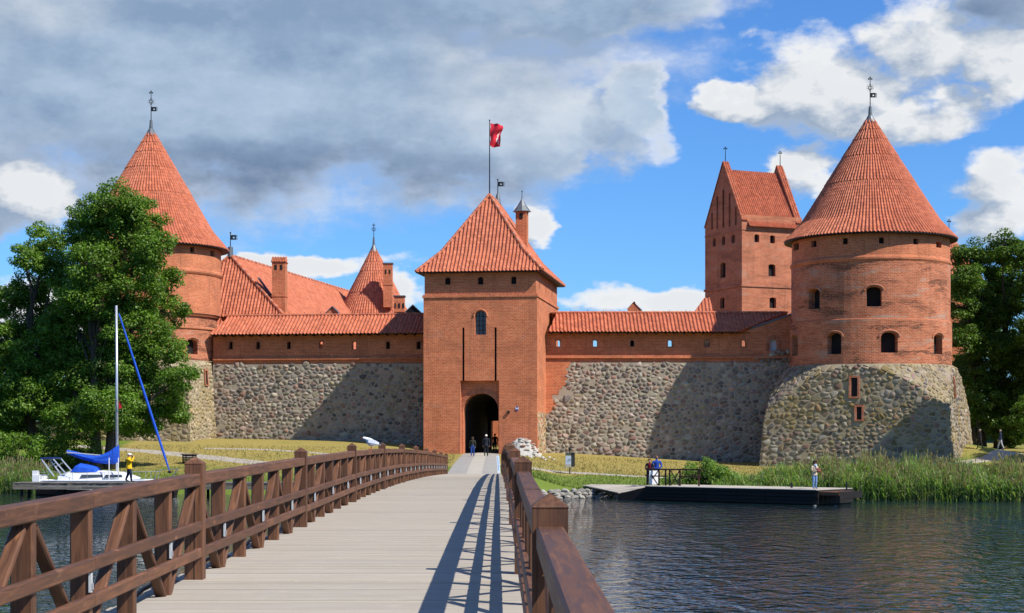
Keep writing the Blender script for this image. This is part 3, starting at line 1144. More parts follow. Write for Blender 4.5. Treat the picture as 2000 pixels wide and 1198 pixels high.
for i in range(n):     # voussoirs round the entrance arch, each a proud brick wedge
    a0, a1 = math.pi * (i + .06) / n, math.pi * (i + .94) / n
    pts = []
    for dd in (.50, .60):
        for rr, aa in ((1.46, a0), (1.82, a0), (1.82, a1), (1.46, a1)):
            pts.append(GP(ar['u'] - math.cos(aa) * rr * ar['w'] / 2.9, zs + math.sin(aa) * rr, dd))
    v = MB()
    v.shape(pts, [(0, 1, 2, 3), (7, 6, 5, 4), (0, 4, 5, 1), (1, 5, 6, 2), (2, 6, 7, 3), (3, 7, 4, 0)])
    g = rng.choice([(.40, .15, .085), (.46, .18, .10), (.36, .13, .07)])
    v.c = [g] * len(v.f)
    v.build('voussoir', MT['rubble'], gate)
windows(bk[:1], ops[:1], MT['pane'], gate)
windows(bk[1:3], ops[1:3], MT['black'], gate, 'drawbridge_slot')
# window bars and brick surround
m = MB()
for k in range(1, 3):
    u = arch_w['u'] - arch_w['w'] / 2 + arch_w['w'] * k / 3
    m.tube([GP(u, arch_w['v'], .30), GP(u, arch_w['v'] + arch_w['h'] - .12, .30)], .025, 5)
for k in range(1, 5):
    z = arch_w['v'] + arch_w['h'] * k / 5.2
    m.tube([GP(arch_w['u'] - arch_w['w'] / 2, z, .30), GP(arch_w['u'] + arch_w['w'] / 2, z, .30)], .02, 5)
m.build('window_bars', MT['iron'], gate)
m = MB()
cx_, zc = arch_w['u'], arch_w['v'] + arch_w['h'] - arch_w['r']
pp = [(cx_ - math.cos(math.pi * i / 14) * (arch_w['w'] / 2 + .09), zc + math.sin(math.pi * i / 14) * (arch_w['r'] + .09)) for i in range(15)]
for p, q in zip(pp, pp[1:]):
    m.tube([GP(*p, -.005), GP(*q, -.005)], .09, 6, None)
m.build('window_arch', MT['brick'], gate)
# string course and upper storey
m = MB()
for z0, z1, ov in ((ZLED - .10, ZLED + .06, .10), (ZLED + .06, ZLED + .16, .05)):
    c = GL + GE * GW / 2 + GN * GD / 2
    m.box((c.x, c.y, (z0 + z1) / 2), (GW + 2 * ov, GD + 2 * ov, z1 - z0), rz=math.atan2(GE.y, GE.x))
m.build('string_course', MT['brick'], gate)
m = MB()
up = [gop(869, 879, 542, 556, r=.12, d=.3), gop(933, 943.5, 541, 556, r=.12, d=.3), gop(998, 1008, 540, 555, r=.12, d=.3)]
INS = .08
bk = wall(m, lambda u, v, d: GP(u, v, d + INS), INS, GW - INS, ZLED + .1, ZEAVE, up)
side = [dict(u=q, v=16.9, w=.42, h=.72, d=.3) for q in (2.2, 6.5, 10.8)]
bk2 = wall(m, lambda u, v, d: SR(u, v, d + INS), INS, GD - INS, ZLED + .1, ZEAVE, side)
wall(m, lambda u, v, d: GL + GN * (GD - u) + GE * (d + INS) + Vector((0, 0, v)), INS, GD - INS, ZLED + .1, ZEAVE)
wall(m, lambda u, v, d: BK(u, v, d + INS), INS, GW - INS, ZLED + .1, ZEAVE)
m.build('upper_wall', MT['brick'], gate)
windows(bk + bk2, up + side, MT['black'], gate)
# roof
OV = .58
c4 = [GL - GE * OV - GN * OV, GR + GE * OV - GN * OV, GR + GE * OV + GN * (GD + OV), GL - GE * OV + GN * (GD + OV)]
c4 = [Vector((p.x, p.y, ZEAVE)) for p in c4]
HW = GW / 2 + OV
rprof = [(0, 0), (1.9, 1.9), (HW, 7.35)]
groof = []
for i in range(4):
    groof.append(roof_slope('roof_slope', gate, MT['tile'], c4[i], c4[(i + 1) % 4], rprof, 1, 1))
m = MB()
m.face([q - Vector((0, 0, .06)) for q in c4][::-1])
for a, b in zip(c4, c4[1:] + c4[:1]):
    m.face([a - Vector((0, 0, .06)), b - Vector((0, 0, .06)), b + Vector((0, 0, .02)), a + Vector((0, 0, .02))])
m.build('soffit', MT['stain'], gate)
def ghip(i):
    pc = c4[i]
    di = {0: GE + GN, 1: -GE + GN, 2: -GE - GN, 3: GE - GN}[i]
    return [pc + di * r + Vector((0, 0, z + .07)) for r, z in rprof]
for i in range(4):
    h = ghip(i)
    cap_tiles('hip_tiles', gate, MT['tile'], h[0], h[1])
    cap_tiles('hip_tiles', gate, MT['tile'], h[1], h[2])
RA, RB = ghip(0)[2], ghip(3)[2]
cap_tiles('ridge_tiles', gate, MT['tile'], RA, RB)
# turret chimney on the right slope
cc = px(1019.5, 470, 153.0)
m = MB()
m.box((cc.x, cc.y, 22.3), (1.02, 1.02, 4.0), rz=-.15)
ch = m.build('chimney', MT['brick'], gate)
m = MB()
m.box((cc.x - .08, cc.y - .52, 23.85), (.30, .06, .48), rz=-.15)
m.build('opening', MT['black'], ch)
m = MB()
m.lathe((cc.x, cc.y, 24.3), [(0, 0), (.86, 0), (.78, .06), (.42, .55), (.06, 1.15), (0, 1.2)], 8)
m.build('lead_cap', MT['lead'], ch)
vane(gate, (cc.x, cc.y, 25.4), .75, 'plain', 1, .7)
vb = RB - Vector((0, 0, .2))
m = MB()
m.lathe(vb, [(.30, 0), (.22, .5), (.12, .95), (0, 1.0)], 8)
m.build('finial', MT['lead'], gate)
vane(gate, vb + Vector((0, 0, .9)), 1.35, 'flag', 1, .9)
# shield sign and lamp on the front
su_, sz_ = ray_plane(1010, 799, GL, GE)
m = MB()
blu, whi = (.02, .06, .30), (.75, .77, .80)
sq = lambda a, b, d=-.05: GP(su_ + a, sz_ + b, d)
for tri, c in (([(-.13, .19), (.13, .19), (0, .02)], blu), ([(-.13, .19), (0, .02), (-.13, -.06)], whi), ([(.13, .19), (.13, -.06), (0, .02)], whi), ([(-.13, -.06), (0, .02), (.13, -.06), (0, -.2)], blu)):
    m.face([sq(*t) for t in tri][::-1], None, c)
m.face([sq(a, b, -.004) for a, b in ((-.13, .19), (.13, .19), (.13, -.06), (0, -.2), (-.13, -.06))], None, blu)
tag(m.build('shield_sign', MT['paint']), 'small blue and white shield plaque on gate tower brickwork', 'sign')
lu, lz = ray_plane(993.5, 805, GL, GE)
m = MB()
m.box(GP(lu, lz, -.09), (.17, .2, .2), rz=-.15)
m.tube([GP(lu, lz + .1, 0.02), GP(lu, lz + .1, -.12)], .03, 6)
m.lathe(GP(lu, lz - .17, -.1), [(.0, 0), (.09, .02), (.1, .08)], 8)
tag(m.build('wall_lamp', MT['iron']), 'small black lamp on the brick right of the gate arch', 'lamp')
# patch of old stone on the lower right flank
cl = cells(.35, 5.9, 2.2, 6.2, .5, .42, rng)
stones(gate, SR, cl, MT['stone_moss'], lambda u, v: u > .5 + .45 * math.sin(v * 4) * .4, lambda u, v, a: a, rng, [(.40, .33, .22), (.46, .40, .30), (.36, .28, .18)], bulge=.05, gap=.03)
seat(gate, (-2.8, 146.8, 2.45))

# flagpole and flag on the front end of the ridge
fp = Vector((RA.x + .02, RA.y + .1, RA.z - .1))
pole = empty('flagpole')
m = MB(); m.tube([fp, fp + Vector((0, 0, 6.75))], [.06, .035], 8); m.build('pole', MT['iron'], pole)
m = MB(); m.lathe(fp + Vector((0, 0, 6.72)), [(0, 0), (.06, .04), (.07, .09), (0, .16)], 8); m.build('finial', MT['iron'], pole)
tag(pole, 'thin black flagpole on the gate tower ridge', 'flagpole')
seat(pole, fp)
m = MB()
nu, nv = 16, 20
def fl(i, j):
    s, t = i / nu, j / nv
    return (fp.x + .04 + s * (1.02 + .12 * math.sin(t * 5 + 1)) + .05 * math.sin(t * 11), fp.y + .22 * math.sin(s * 7 + t * 4.5) * (0.25 + s) + .10 * math.sin(t * 13 + s * 3) * s, fp.z + 6.55 - t * (2.0 + .12 * math.sin(s * 4)) - s * .16 - .08 * math.sin(s * 9 + t * 6) * s)
for i in range(nu):
    for j in range(nv):
        em = (i in (11, 12) and 8 <= j <= 13) or (i in (9, 10) and 12 <= j <= 15) or (i == 13 and 6 <= j <= 9) or (i in (12, 13) and 15 <= j <= 17)
        m.face([fl(i, j), fl(i, j + 1), fl(i + 1, j + 1), fl(i + 1, j)], None, (.72, .55, .55) if em else ((.62, .025, .045) if i > 0 else (.45, .05, .07)))
tag(m.build('flag', MT['cloth'], smooth=True, org=fp + Vector((0, 0, 5.5))), 'rippling red flag with pale emblem flying over the gate tower', 'flag')


# ---- curtain walls --------------------------------------------------------------------------------
def curtain(name, label, A, e, L, zlow, slits, inside, roofL, roofR, seed, extra=None, grow=0.0):
    root = empty(name)
    tag(root, label, 'wall')
    n = Vector((-e.y, e.x, 0))
    P = lambda u, v, d: Vector((A.x + e.x * u + n.x * d, A.y + e.y * u + n.y * d, v))
    r = random.Random(seed)
    ZT, ZE = 10.6, 13.30
    m = MB()
    wall(m, P, 0, L, zlow, ZT)
    m.build('core', MT['mortar'], root)
    m = MB()
    P2 = lambda u, v, d: P(u, v, d + .10)
    bk = wall(m, P2, 0, L, ZT - .6, ZE + .25, slits)
    m.build('parapet', MT['brick'], root)
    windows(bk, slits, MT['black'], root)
    m = MB()
    for s in slits:      # brick rim round each loophole
        if s['w'] > .6:
            continue
        a, b, z0, z1 = s['u'] - s['w'] / 2, s['u'] + s['w'] / 2, s['v'], s['v'] + s['h']
        for p, q in (((a - .1, z0 - .1), (a, z1 + .1)), ((b, z0 - .1), (b + .1, z1 + .1)), ((a, z1), (b, z1 + .1)), ((a, z0 - .1), (b, z0))):
            c = P2((p[0] + q[0]) / 2, (p[1] + q[1]) / 2, 0)
            m.box(c, (q[0] - p[0], .05, q[1] - p[1]), rz=math.atan2(e.y, e.x))
    m.build('window_rim', MT['brick_old'], root)
    m = MB()
    for z0, z1, ov in ((11.00, 11.14, .16), (11.14, 11.26, .08)):
        c = P(L / 2, (z0 + z1) / 2, .25)
        m.box(c, (L, .5 + ov * 2 - .1, z1 - z0), rz=math.atan2(e.y, e.x))
    m.build('ledge', MT['brick'], root)
    # roof over the wall walk
    E0, E1 = P(roofL, 0, -.98), P(roofR, 0, -.98)
    E0.z = E1.z = ZE
    prf = [(0, 0), (3.2, 1.9)]
    roof_slope('roof_slope', root, MT['tile'], E0, E1, prf, .25 if roofL < 1 else 0, -grow / 3.2, cw=.335)
    B0, B1 = P(roofR + grow, 0, 5.42), P(roofL, 0, 5.42)
    B0.z = B1.z = ZE
    roof_slope('roof_slope', root, MT['tile'], B0, B1, prf, 0, 0, cw=.335)
    cap_tiles('ridge_tiles', root, MT['tile'], P(roofL + .4, ZE + 1.96, 2.22), P(roofR + grow, ZE + 1.96, 2.22), .13, .40)
    m = MB()
    m.face([P(roofL, ZE - .05, -.95), P(roofL, ZE - .05, .2), P(roofR, ZE - .05, .2), P(roofR, ZE - .05, -.95)])
    m.face([P(roofL, ZE - .05, -.95), P(roofR, ZE - .05, -.95), P(roofR, ZE + .02, -.97), P(roofL, ZE + .02, -.97)])
    k = roofL + .3
    while k < roofR:
        c = P(k, ZE - .10, -.42)
        m.box(c, (.10, .95, .10), rz=math.atan2(e.y, e.x))
        k += .85
    m.build('eaves', MT['stain'], root)
    # snow hooks on the ridge
    m = MB()
    k = roofL + .6
    while k < roofR:
        m.tube([P(k, ZE + 1.95, 2.2), P(k, ZE + 2.22, 2.2)], .02, 4)
        k += 1.5
    m.build('ridge_hooks', MT['iron'], root)
    cl = cells(0.02, L, zlow + .4, ZT + 1.3, .44, .33, r)
    stones(root, P, cl, MT['stone'], inside, lambda u, v, a: a, r)
    if extra:
        extra(root, P, P2)
    return root, P


# right-hand wall: its own plane, a touch behind the tower front
RA0 = Vector((2.70, 151.8, 0))
RE = Vector((1, 0, 0))
def rop(x, y0=664.5, y1=677, w=.36, **k):
    u, z1 = ray_plane(x, y0, RA0, RE)
    _, z0 = ray_plane(x, y1, RA0, RE)
    return dict(u=u, v=z0, w=w, h=z1 - z0, r=.14, d=.6, **k)


rs = [rop(1090, open=True), rop(1162.6, open=True), rop(1235), rop(1309, open=True), rop(1381, mat=MT['brick_old']), rop(1453, open=True)]
rs[4]['d'] = .12
rs.append(dict(rop(1511, 662, 686, .66), mat=MT['lightdoor'], r=.33, d=.35))
def in_right(u, v):
    if v > 10.55 and not (u > 19.6 + .5 * math.sin(v * 5) and v < 11.75):
        return False
    return u > interp([(0, 0), (5.6, .1), (6.4, 1.2), (7.4, 1.0), (8.3, 1.9), (10.5, 2.4)], v) or v < 5.6


def extra_right(root, P, P2):
    m = MB()     # brick quoin bonded raggedly into the stonework beside the tower
    z = 5.8
    r = random.Random(3)
    while z < 10.55:
        w = interp([(5.6, .35), (6.4, 1.35), (7.4, 1.15), (8.3, 2.05), (10.5, 2.5)], z) + r.uniform(-.25, .1)
        a, b = .02, w
        m.face([P(a, z, -.012), P(b, z, -.012), P(b, z + .27, -.012), P(a, z + .27, -.012)], [(a, z), (b, z), (b, z + .27), (a, z + .27)])
        m.face([P(b, z, -.012), P(b, z, .02), P(b, z + .27, .02), P(b, z + .27, -.012)])
        z += .27
    m.build('brick_quoin', MT['brick'], root)
    m = MB()     # sloping parapet against the round tower
    tops = [(1437, 652), (1475, 641), (1546, 614), (1560, 612)]
    q = [ray_plane(x, y, RA0, RE) for x, y in tops]
    for (u0, z0), (u1, z1) in zip(q, q[1:]):
        m.face([P(u0, 13.3, .05), P(u1, 13.3, .05), P(u1, z1, .05), P(u0, z0, .05)], [(u0, 13.3), (u1, 13.3), (u1, z1), (u0, z0)])
        m.face([P(u0, z0, .05), P(u1, z1, .05), P(u1, z1, .5), P(u0, z0, .5)], [(u0, 0), (u1, 0), (u1, .5), (u0, .5)])
    m.build('gable_wall', MT['brick'], root)
    m = MB()
    a, b = P(q[1][0] - .5, q[1][1] - .08, .1), P(q[3][0], q[3][1] + .12, .1)
    m.tube([a, b], .11, 6)
    m.build('lead_capping', MT['lead'], root)
    m = MB()
    s = rs[-1]
    cx_, zc = s['u'], s['v'] + s['h'] - s['r']
    for rr in (.46, .60):
        pp = [(cx_ - math.cos(math.pi * i / 14) * rr, zc + math.sin(math.pi * i / 14) * rr) for i in range(15)]
        pp = [(pp[0][0], s['v'])] + pp + [(pp[-1][0], s['v'])]
        for p, q_ in zip(pp, pp[1:]):
            m.tube([P2(*p, 0), P2(*q_, 0)], .055, 5)
    m.build('door_arch', MT['brick_old'], root)


for s_ in rs:
    pass
wr, _ = curtain('curtain_wall', 'right field stone curtain wall, brick parapet with loopholes and long tiled roof', RA0, RE, 23.2, 0.9, rs, in_right, .55, 17.5, 5, extra_right, 4.9)
seat(wr, (13, 151.8, 1.8))

LB = Vector((-6.6, 153.28, 0))
LE = Vector((0.9913, -0.132, 0))
LA0 = LB - LE * 21.2
def lop(x, **k):
    u, z1 = ray_plane(x, 667, LA0, LE)
    _, z0 = ray_plane(x, 682, LA0, LE)
    return dict(u=u, v=z0, w=.36, h=z1 - z0, r=.14, d=.6, **k)


ls = [lop(450), lop(503), lop(563.5), lop(626, open=True), lop(691, open=True), lop(757), lop(817)]
wl, _ = curtain('curtain_wall', 'left field stone curtain wall between the tree and the gate tower, tiled wall walk roof', LA0, LE, 21.2, 2.0, ls, lambda u, v: v < 10.55 + .12 * math.sin(u * 3), 0.0, 21.0, 9)
seat(wl, (-17, 154.7, 3.4))


# ---- round towers ----------------------------------------------------------------------------------
def cyl(c, R):
    return lambda u, v, d: Vector((c[0] + (R - d) * math.sin(u / R), c[1] - (R - d) * math.cos(u / R), v))


def cop(c, R, x0, x1, y0, y1, **k):
    a, z1 = ray_cyl(x0, y0, c, R)
    b, _ = ray_cyl(x1, y0, c, R)
    _, z0 = ray_cyl((x0 + x1) / 2, y1, c, R)
    return dict(u=(a + b) / 2 * R, v=z0, w=(b - a) * R, h=z1 - z0, **k)


def round_tower(name, label, c, secs, courses, eR, eZ, apex, bast, vane_h, mats, seed):
    root = empty(name)
    tag(root, label, 'tower')
    for nm, R, z0, z1, ops, mat in secs:
        m = MB()
        bk = wall(m, cyl(c, R), -math.pi * R, math.pi * R, z0, z1, ops, du=R * .09)
        m.build(nm, mat, root)
        windows(bk, ops, MT['black'], root)
        m = MB()
        for o in ops:        # segmental brick arch over the larger openings
            if o['w'] > .7 and o.get('r', 0) > 0:
                zc = o['v'] + o['h'] - o['r']
                pp = [(o['u'] - math.cos(math.pi * i / 12) * (o['w'] / 2 + .14), zc + math.sin(math.pi * i / 12) * (o['r'] + .14)) for i in range(13)]
                for p, q in zip(pp, pp[1:]):
                    m.tube([cyl(c, R)(*p, 0), cyl(c, R)(*q, 0)], .10, 5)
        if m.f:
            m.build('window_arches', MT['brick_old'], root)
    for R, z, t in courses:
        m = MB()
        m.lathe((c[0], c[1], z), [(R - .2, -t), (R + .05, -t * .8), (R + t * .55, -t * .2), (R + t * .55, t * .3), (R + .02, t), (R - .2, t)], 72, uvr=R)
        m.build('string_course', mats[0], root, smooth=True)
    # roof
    prof = [(eR, 0), (eR * .80, (apex - eZ) * .155), (.36, apex - eZ)]
    roof_cone('roof_tiles', root, MT['tile'], (c[0], c[1], eZ), prof)
    m = MB()
    m.lathe((c[0], c[1], eZ - .08), [(eR * .6, .1), (eR - .25, -.02), (eR + .02, -.02), (eR + .03, .06), (eR - .3, .3)], 72)
    m.build('soffit', MT['stain'], root)
    m = MB()
    m.lathe((c[0], c[1], apex - .12), [(.50, -.12), (.49, 0), (.24, .50), (.18, .58), (.12, 1.35), (0, 1.36)], 10)
    m.build('lead_finial', MT['lead'], root)
    vane(root, (c[0], c[1], apex + 1.1), vane_h, 'cross sun flag', 1, .85)
    # stone bastion: a square base broached back to the round
    a, rot, zb, zt, slope, Rt, slits, smat, mmat, cols_, hide = bast
    nf = Vector((-math.sin(rot), -math.cos(rot), 0))
    nr_ = Vector((math.cos(rot), -math.sin(rot), 0))
    dirs = [(nf, nr_), (nr_, -nf), (-nf, -nr_), (-nr_, nf)]
    C = Vector((c[0], c[1], 0))

    def P(u, v, d):
        u %= 8 * a
        k = int(u // (2 * a))
        s = u - 2 * a * k - a
        q = dirs[k][0] * a + dirs[k][1] * s
        q *= 1 + .012 * (zt - v)
        rl_ = q.length
        lim = Rt + (zt - v) * slope * (1 - .035 * (zt - v))
        if rl_ > lim:
            q = q * (lim / rl_)
        q = q * (1 - d / q.length)
        return Vector((C.x + q.x, C.y + q.y, v))
    m = MB()
    nu_, nv_ = 120, 20
    for i in range(nu_):
        for j in range(nv_):
            u0, u1 = 8 * a * i / nu_, 8 * a * (i + 1) / nu_
            v0, v1 = zb + (zt - zb) * j / nv_, zb + (zt - zb) * (j + 1) / nv_
            m.face([P(u0, v0, 0), P(u1 - 1e-6, v0, 0), P(u1 - 1e-6, v1, 0), P(u0, v1, 0)])
    m.lathe((c[0], c[1], zt), [(Rt + .02, -.05), (Rt + .02, .0), (Rt - 1, .04)], 72)
    m.build('bastion', mmat, root)
    ex = []
    for (x0, x1, y0, y1, face) in slits:
        pf = C + dirs[face][0] * a * 1.03
        e = dirs[face][1]
        if face == 0:
            u0, z1 = ray_plane(x0, y0, pf, e); u1, _ = ray_plane(x1, y0, pf, e); _, z0 = ray_plane(x1, y1, pf, e)
            u0 += a; u1 += a
        else:
            zc_ = c[1] - a * .45
            z1, z0 = EYE + (HY - y0) / F * zc_, EYE + (HY - y1) / F * zc_
            u0 = 2 * a + a * .62
            u1 = u0 + .45
        ex.append((min(u0, u1) - .30, max(u0, u1) + .30, z0 - .25, z1 + .25))
        m = MB()
        m.face([P(u0, z0, -.01), P(u1, z0, -.01), P(u1, z1, -.01), P(u0, z1, -.01)])
        m.build('arrow_slit', MT['black'], root)
        m = MB()
        for (p, q) in (((u0 - .17, z0 - .12), (u0, z1 + .16)), ((u1, z0 - .12), (u1 + .17, z1 + .16)), ((u0, z1), (u1, z1 + .16)), ((u0, z0 - .12), (u1, z0))):
            o_, i_ = -.14, .1
            pts = [P(p[0], p[1], o_), P(q[0], p[1], o_), P(q[0], q[1], o_), P(p[0], q[1], o_), P(p[0], p[1], i_), P(q[0], p[1], i_), P(q[0], q[1], i_), P(p[0], q[1], i_)]
            m.shape(pts, [(0, 1, 2, 3), (4, 0, 3, 7), (1, 5, 6, 2), (3, 2, 6, 7), (4, 5, 1, 0)])
        m.build('slit_surround', MT['brick_old'], root)
    r = random.Random(seed)
    cl = cells(-4.0, 4 * a, zb + .3, zt, .45, .345, r)
    stones(root, P, cl, smat, lambda u, v: not hide(u, v) and not any(x[0] < u < x[1] and x[2] < v < x[3] for x in ex), lambda u, v, ar_: ar_ * (1 if 0 < u < 2 * a else .25 if u > 0 else .02), r, cols_)
    return root


c = (31.5, 148.6)
low_R, mid_R, up_R = 6.98, 6.85, 6.80
Z0, Z1, Z2, Z3 = 10.07, 13.78, 19.0, 21.15
lowops = [cop(c, low_R, 1547, 1558, 656, 695, r=.25, d=.5), cop(c, low_R, 1616, 1643, 651, 692, r=.35, d=.7), cop(c, low_R, 1720.6, 1753.6, 649, 689, r=.38, d=.7), cop(c, low_R, 1824, 1840.5, 653, 692, r=.3, d=.6)]
midops = [cop(c, mid_R, 1579, 1601, 566, 604, r=.33, d=.7), cop(c, mid_R, 1692, 1722, 560, 599, r=.30, d=.8)]
topops = [cop(c, up_R, x - 5, x + 5, y - 6, y + 6, d=.35) for x, y in ((1555, 483), (1589.6, 477), (1650.5, 471.5), (1721.7, 470), (1789, 472), (1833.6, 478))]
COLS_M = [tuple(k * .86 for k in q) for q in STONE_COLS + [(.27, .20, .11), (.26, .21, .12), (.23, .19, .11)]]
tr = round_tower('round_tower', 'right round brick tower with conical tile roof on a field stone bastion', c,
                 [('lower_wall', low_R, Z0 - .3, Z1, lowops, MT['brick_tower']), ('middle_wall', mid_R, Z1, Z2, midops, MT['brick_tower']), ('upper_wall', up_R, Z2, Z3 + .2, topops, MT['brick'])],
                 [(mid_R, Z1, .13), (up_R, Z2 - .05, .28)], 7.44, Z3 - .05, 31.75,
                 (7.3, math.radians(21.3), 0.9, 10.07, 1.05, 7.1, [(1662.5, 1674.7, 738, 775, 0), (1673.6, 1683, 795, 820, 0), (1856, 1861, 742, 776, 1)], MT['stone_moss'], MT['mortar_moss'], COLS_M, lambda u, v: False),
                 2.55, (MT['brick'],), 13)
seat(tr, (31.5, 148.6, 2.2))

c = (-33.75, 158.0)
lowops = [cop(c, 6.05, 365, 386, 662, 692, r=.3, d=.6)]
topops = [cop(c, 6.45, x - 4, x + 4, y - 6, y + 6, d=.35) for x, y in ((330, 484), (375.6, 488), (415, 495))]
tl = round_tower('round_tower', 'left round brick tower with conical tile roof behind the large tree', c,
                 [('lower_wall', 6.05, 10.4, 15.2, lowops, MT['brick_tower']), ('middle_wall', 6.42, 15.2, 19.0, [], MT['brick']), ('upper_wall', 6.45, 19.0, 21.6, topops, MT['brick'])],
                 [(6.2, 15.15, .2), (6.1, 13.9, .12), (6.45, 19.0, .26)], 7.15, 21.4, 32.3,
                 (6.2, math.radians(12), 1.8, 10.9, 1.05, 6.35, [(409, 413, 725, 752, 1)], MT['stone_moss'], MT['mortar_moss'], [(.38, .31, .19), (.34, .28, .19), (.42, .35, .24), (.30, .24, .16)], lambda u, v: u < 4),
                 2.7, (MT['brick'],), 17)
seat(tl, (-33.75, 158, 3.7))

# ---- keep --------------------------------------------------------------------------------------------
keep = empty('keep_tower')
tag(keep, 'tall square brick keep with stepped gables and tile roof behind the right wall', 'tower')
ka = math.radians(24)
KE, KL = Vector((math.cos(ka), math.sin(ka), 0)), Vector((-math.sin(ka), math.cos(ka), 0))     # right face direction, left face direction (receding)
K0 = Vector((449 * 190 / F, 190.0, 0))
KW1, KW2 = 8.0, 8.1
ZK, ZL = 28.2, 21.0
KP = lambda u, v, d: K0 + KE * u + KL * d + Vector((0, 0, v))                 # lit face
KQ = lambda u, v, d: K0 + KL * (KW2 - u) + KE * d + Vector((0, 0, v))         # gable face, u from its far left corner
def kop(x0, x1, y0, y1, f, **k):
    if f == 0:
        (a, z1), (b, _), (_, z0) = [ray_plane(*q, K0, KE) for q in ((x0, y0), (x1, y0), ((x0 + x1) / 2, y1))]
    else:
        p0 = K0 + KL * KW2
        (a, z1), (b, _), (_, z0) = [ray_plane(*q, p0, -KL) for q in ((x0, y0), (x1, y0), ((x0 + x1) / 2, y1))]
    return dict(u=(a + b) / 2, v=z0, w=abs(b - a), h=z1 - z0, r=.2, d=.4, **k)


o1 = [kop(1473.5, 1483, 457.5, 473.5, 0), kop(1504, 1513.5, 459.5, 475.5, 0), kop(1501, 1514.5, 516, 540, 0), kop(1503, 1516, 581, 602, 0)]
o2 = [kop(1392, 1398, 466, 482, 1), kop(1410, 1416, 462, 479, 1), kop(1428.5, 1435, 459, 475, 1), kop(1407, 1417, 514, 543, 1), kop(1406, 1415, 582, 603, 1)]
m = MB()
b1 = wall(m, KP, 0, KW1, 8, ZK + .8, o1)
b2 = wall(m, KQ, 0, KW2, 8, ZK - .9, o2)
wall(m, lambda u, v, d: K0 + KE * KW1 + KL * u - KE * d + Vector((0, 0, v)), 0, KW2, 8, ZK + .8)
m.build('wall', MT['brick_keep'], keep)
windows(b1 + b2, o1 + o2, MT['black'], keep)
cK = K0 + KE * KW1 / 2 + KL * KW2 / 2
for z, t, ov in ((ZL, .25, .12), (ZK - .9, .12, .06)):
    m = MB()
    m.box((cK.x, cK.y, z), (KW1 + 2 * ov, KW2 + 2 * ov, t), rz=ka)
    m.build('string_course', MT['brick_old'], keep)
# gables: front one with tall blind niches
RISE = 7.0
def gable_line(u):
    return ZK + .2 + RISE * (1 - abs(u - KW2 / 2) / (KW2 / 2))
nic = [kop(x - 1.7, x + 1.7, y0, y1, 1) for x, y0, y1 in ((1390.5, 417, 449), (1401, 384, 447), (1412.7, 371, 445), (1425, 378, 443), (1437, 405, 440))]
m = MB()
cuts = sorted({0.0, KW2 / 2, KW2} | {q['u'] + s * q['w'] / 2 for q in nic for s in (-1, 1)})
zlow = ZK - .9
for a, b in zip(cuts, cuts[1:]):
    mid = (a + b) / 2
    hit = [q for q in nic if abs(mid - q['u']) < q['w'] / 2]
    ga, gb = gable_line(a), gable_line(b)
    if not hit:
        m.face([KQ(a, zlow, 0), KQ(b, zlow, 0), KQ(b, gb, 0), KQ(a, ga, 0)], [(a, zlow), (b, zlow), (b, gb), (a, ga)])
    else:
        q = hit[0]
        t, bt = min(q['v'] + q['h'], min(ga, gb) - .3), q['v']
        m.face([KQ(a, zlow, 0), KQ(b, zlow, 0), KQ(b, bt, 0), KQ(a, bt, 0)], [(a, zlow), (b, zlow), (b, bt), (a, bt)])
        m.face([KQ(a, t, 0), KQ(b, t, 0), KQ(b, gb, 0), KQ(a, ga, 0)], [(a, t), (b, t), (b, gb), (a, ga)])
        m.face([KQ(a, bt, .35), KQ(b, bt, .35), KQ(b, t, .35), KQ(a, t, .35)], [(a, bt), (b, bt), (b, t), (a, t)])
        m.face([KQ(a, bt, 0), KQ(a, t, 0), KQ(a, t, .35), KQ(a, bt, .35)])
        m.face([KQ(b, bt, 0), KQ(b, bt, .35), KQ(b, t, .35), KQ(b, t, 0)])
        m.face([KQ(a, t, 0), KQ(b, t, 0), KQ(b, t, .35), KQ(a, t, .35)])
m.build('gable', MT['brick_keep'], keep)
HWk = KW2 / 2
for (d0, d1) in ((0.0, .75), (KW1 - .75, KW1 + .02)):
    m = MB()
    for sgn in (-1, 1):
        lo, hi = HWk + sgn * (HWk + .05), HWk
        zl, zh = ZK + .15, ZK + .2 + RISE + .05
        q = [KQ(lo, zl, d0 + .4), KQ(hi, zh, d0 + .4), KQ(hi, zh, d1), KQ(lo, zl, d1)]
        a_, b_ = KQ(lo, zl - .4, d1), KQ(hi, zh - 1.6, d1)
        m.face([q[3], q[2], b_, a_])
        a_, b_ = KQ(lo, zl - .4, d0 + .37), KQ(hi, zh - 1.6, d0 + .37)
        if d0 > 1:
            m.face([KQ(lo, zl, d0), KQ(hi, zh, d0), KQ(hi, zh - 2, d0), KQ(lo, zl - .5, d0)])
    m.build('gable', MT['brick_keep'], keep)
    E0 = KQ(KW2 + .12, ZK + .12, d0 - .1)
    E1 = KQ(KW2 + .12, ZK + .12, d1)
    roof_slope('coping_tiles', keep, MT['tile'], E0, E1, [(0, 0), (HWk + .12, RISE + .2)], 0, 0, cw=.29)
    E0 = KQ(-.12, ZK + .12, d1)
    E1 = KQ(-.12, ZK + .12, d0 - .1)
    roof_slope('coping_tiles', keep, MT['tile'], E0, E1, [(0, 0), (HWk + .12, RISE + .2)], 0, 0, cw=.29)
E0, E1 = KQ(KW2 + .45, ZK - .55, .75), KQ(KW2 + .45, ZK - .55, KW1 - .75)
roof_slope('roof_slope', keep, MT['tile'], E0, E1, [(0, 0), (.9, 1.1), (HWk + .45, RISE - .05)], 0, 0, cw=.27, rl=.30)
E0, E1 = KQ(-.45, ZK - .55, KW1 - .75), KQ(-.45, ZK - .55, .75)
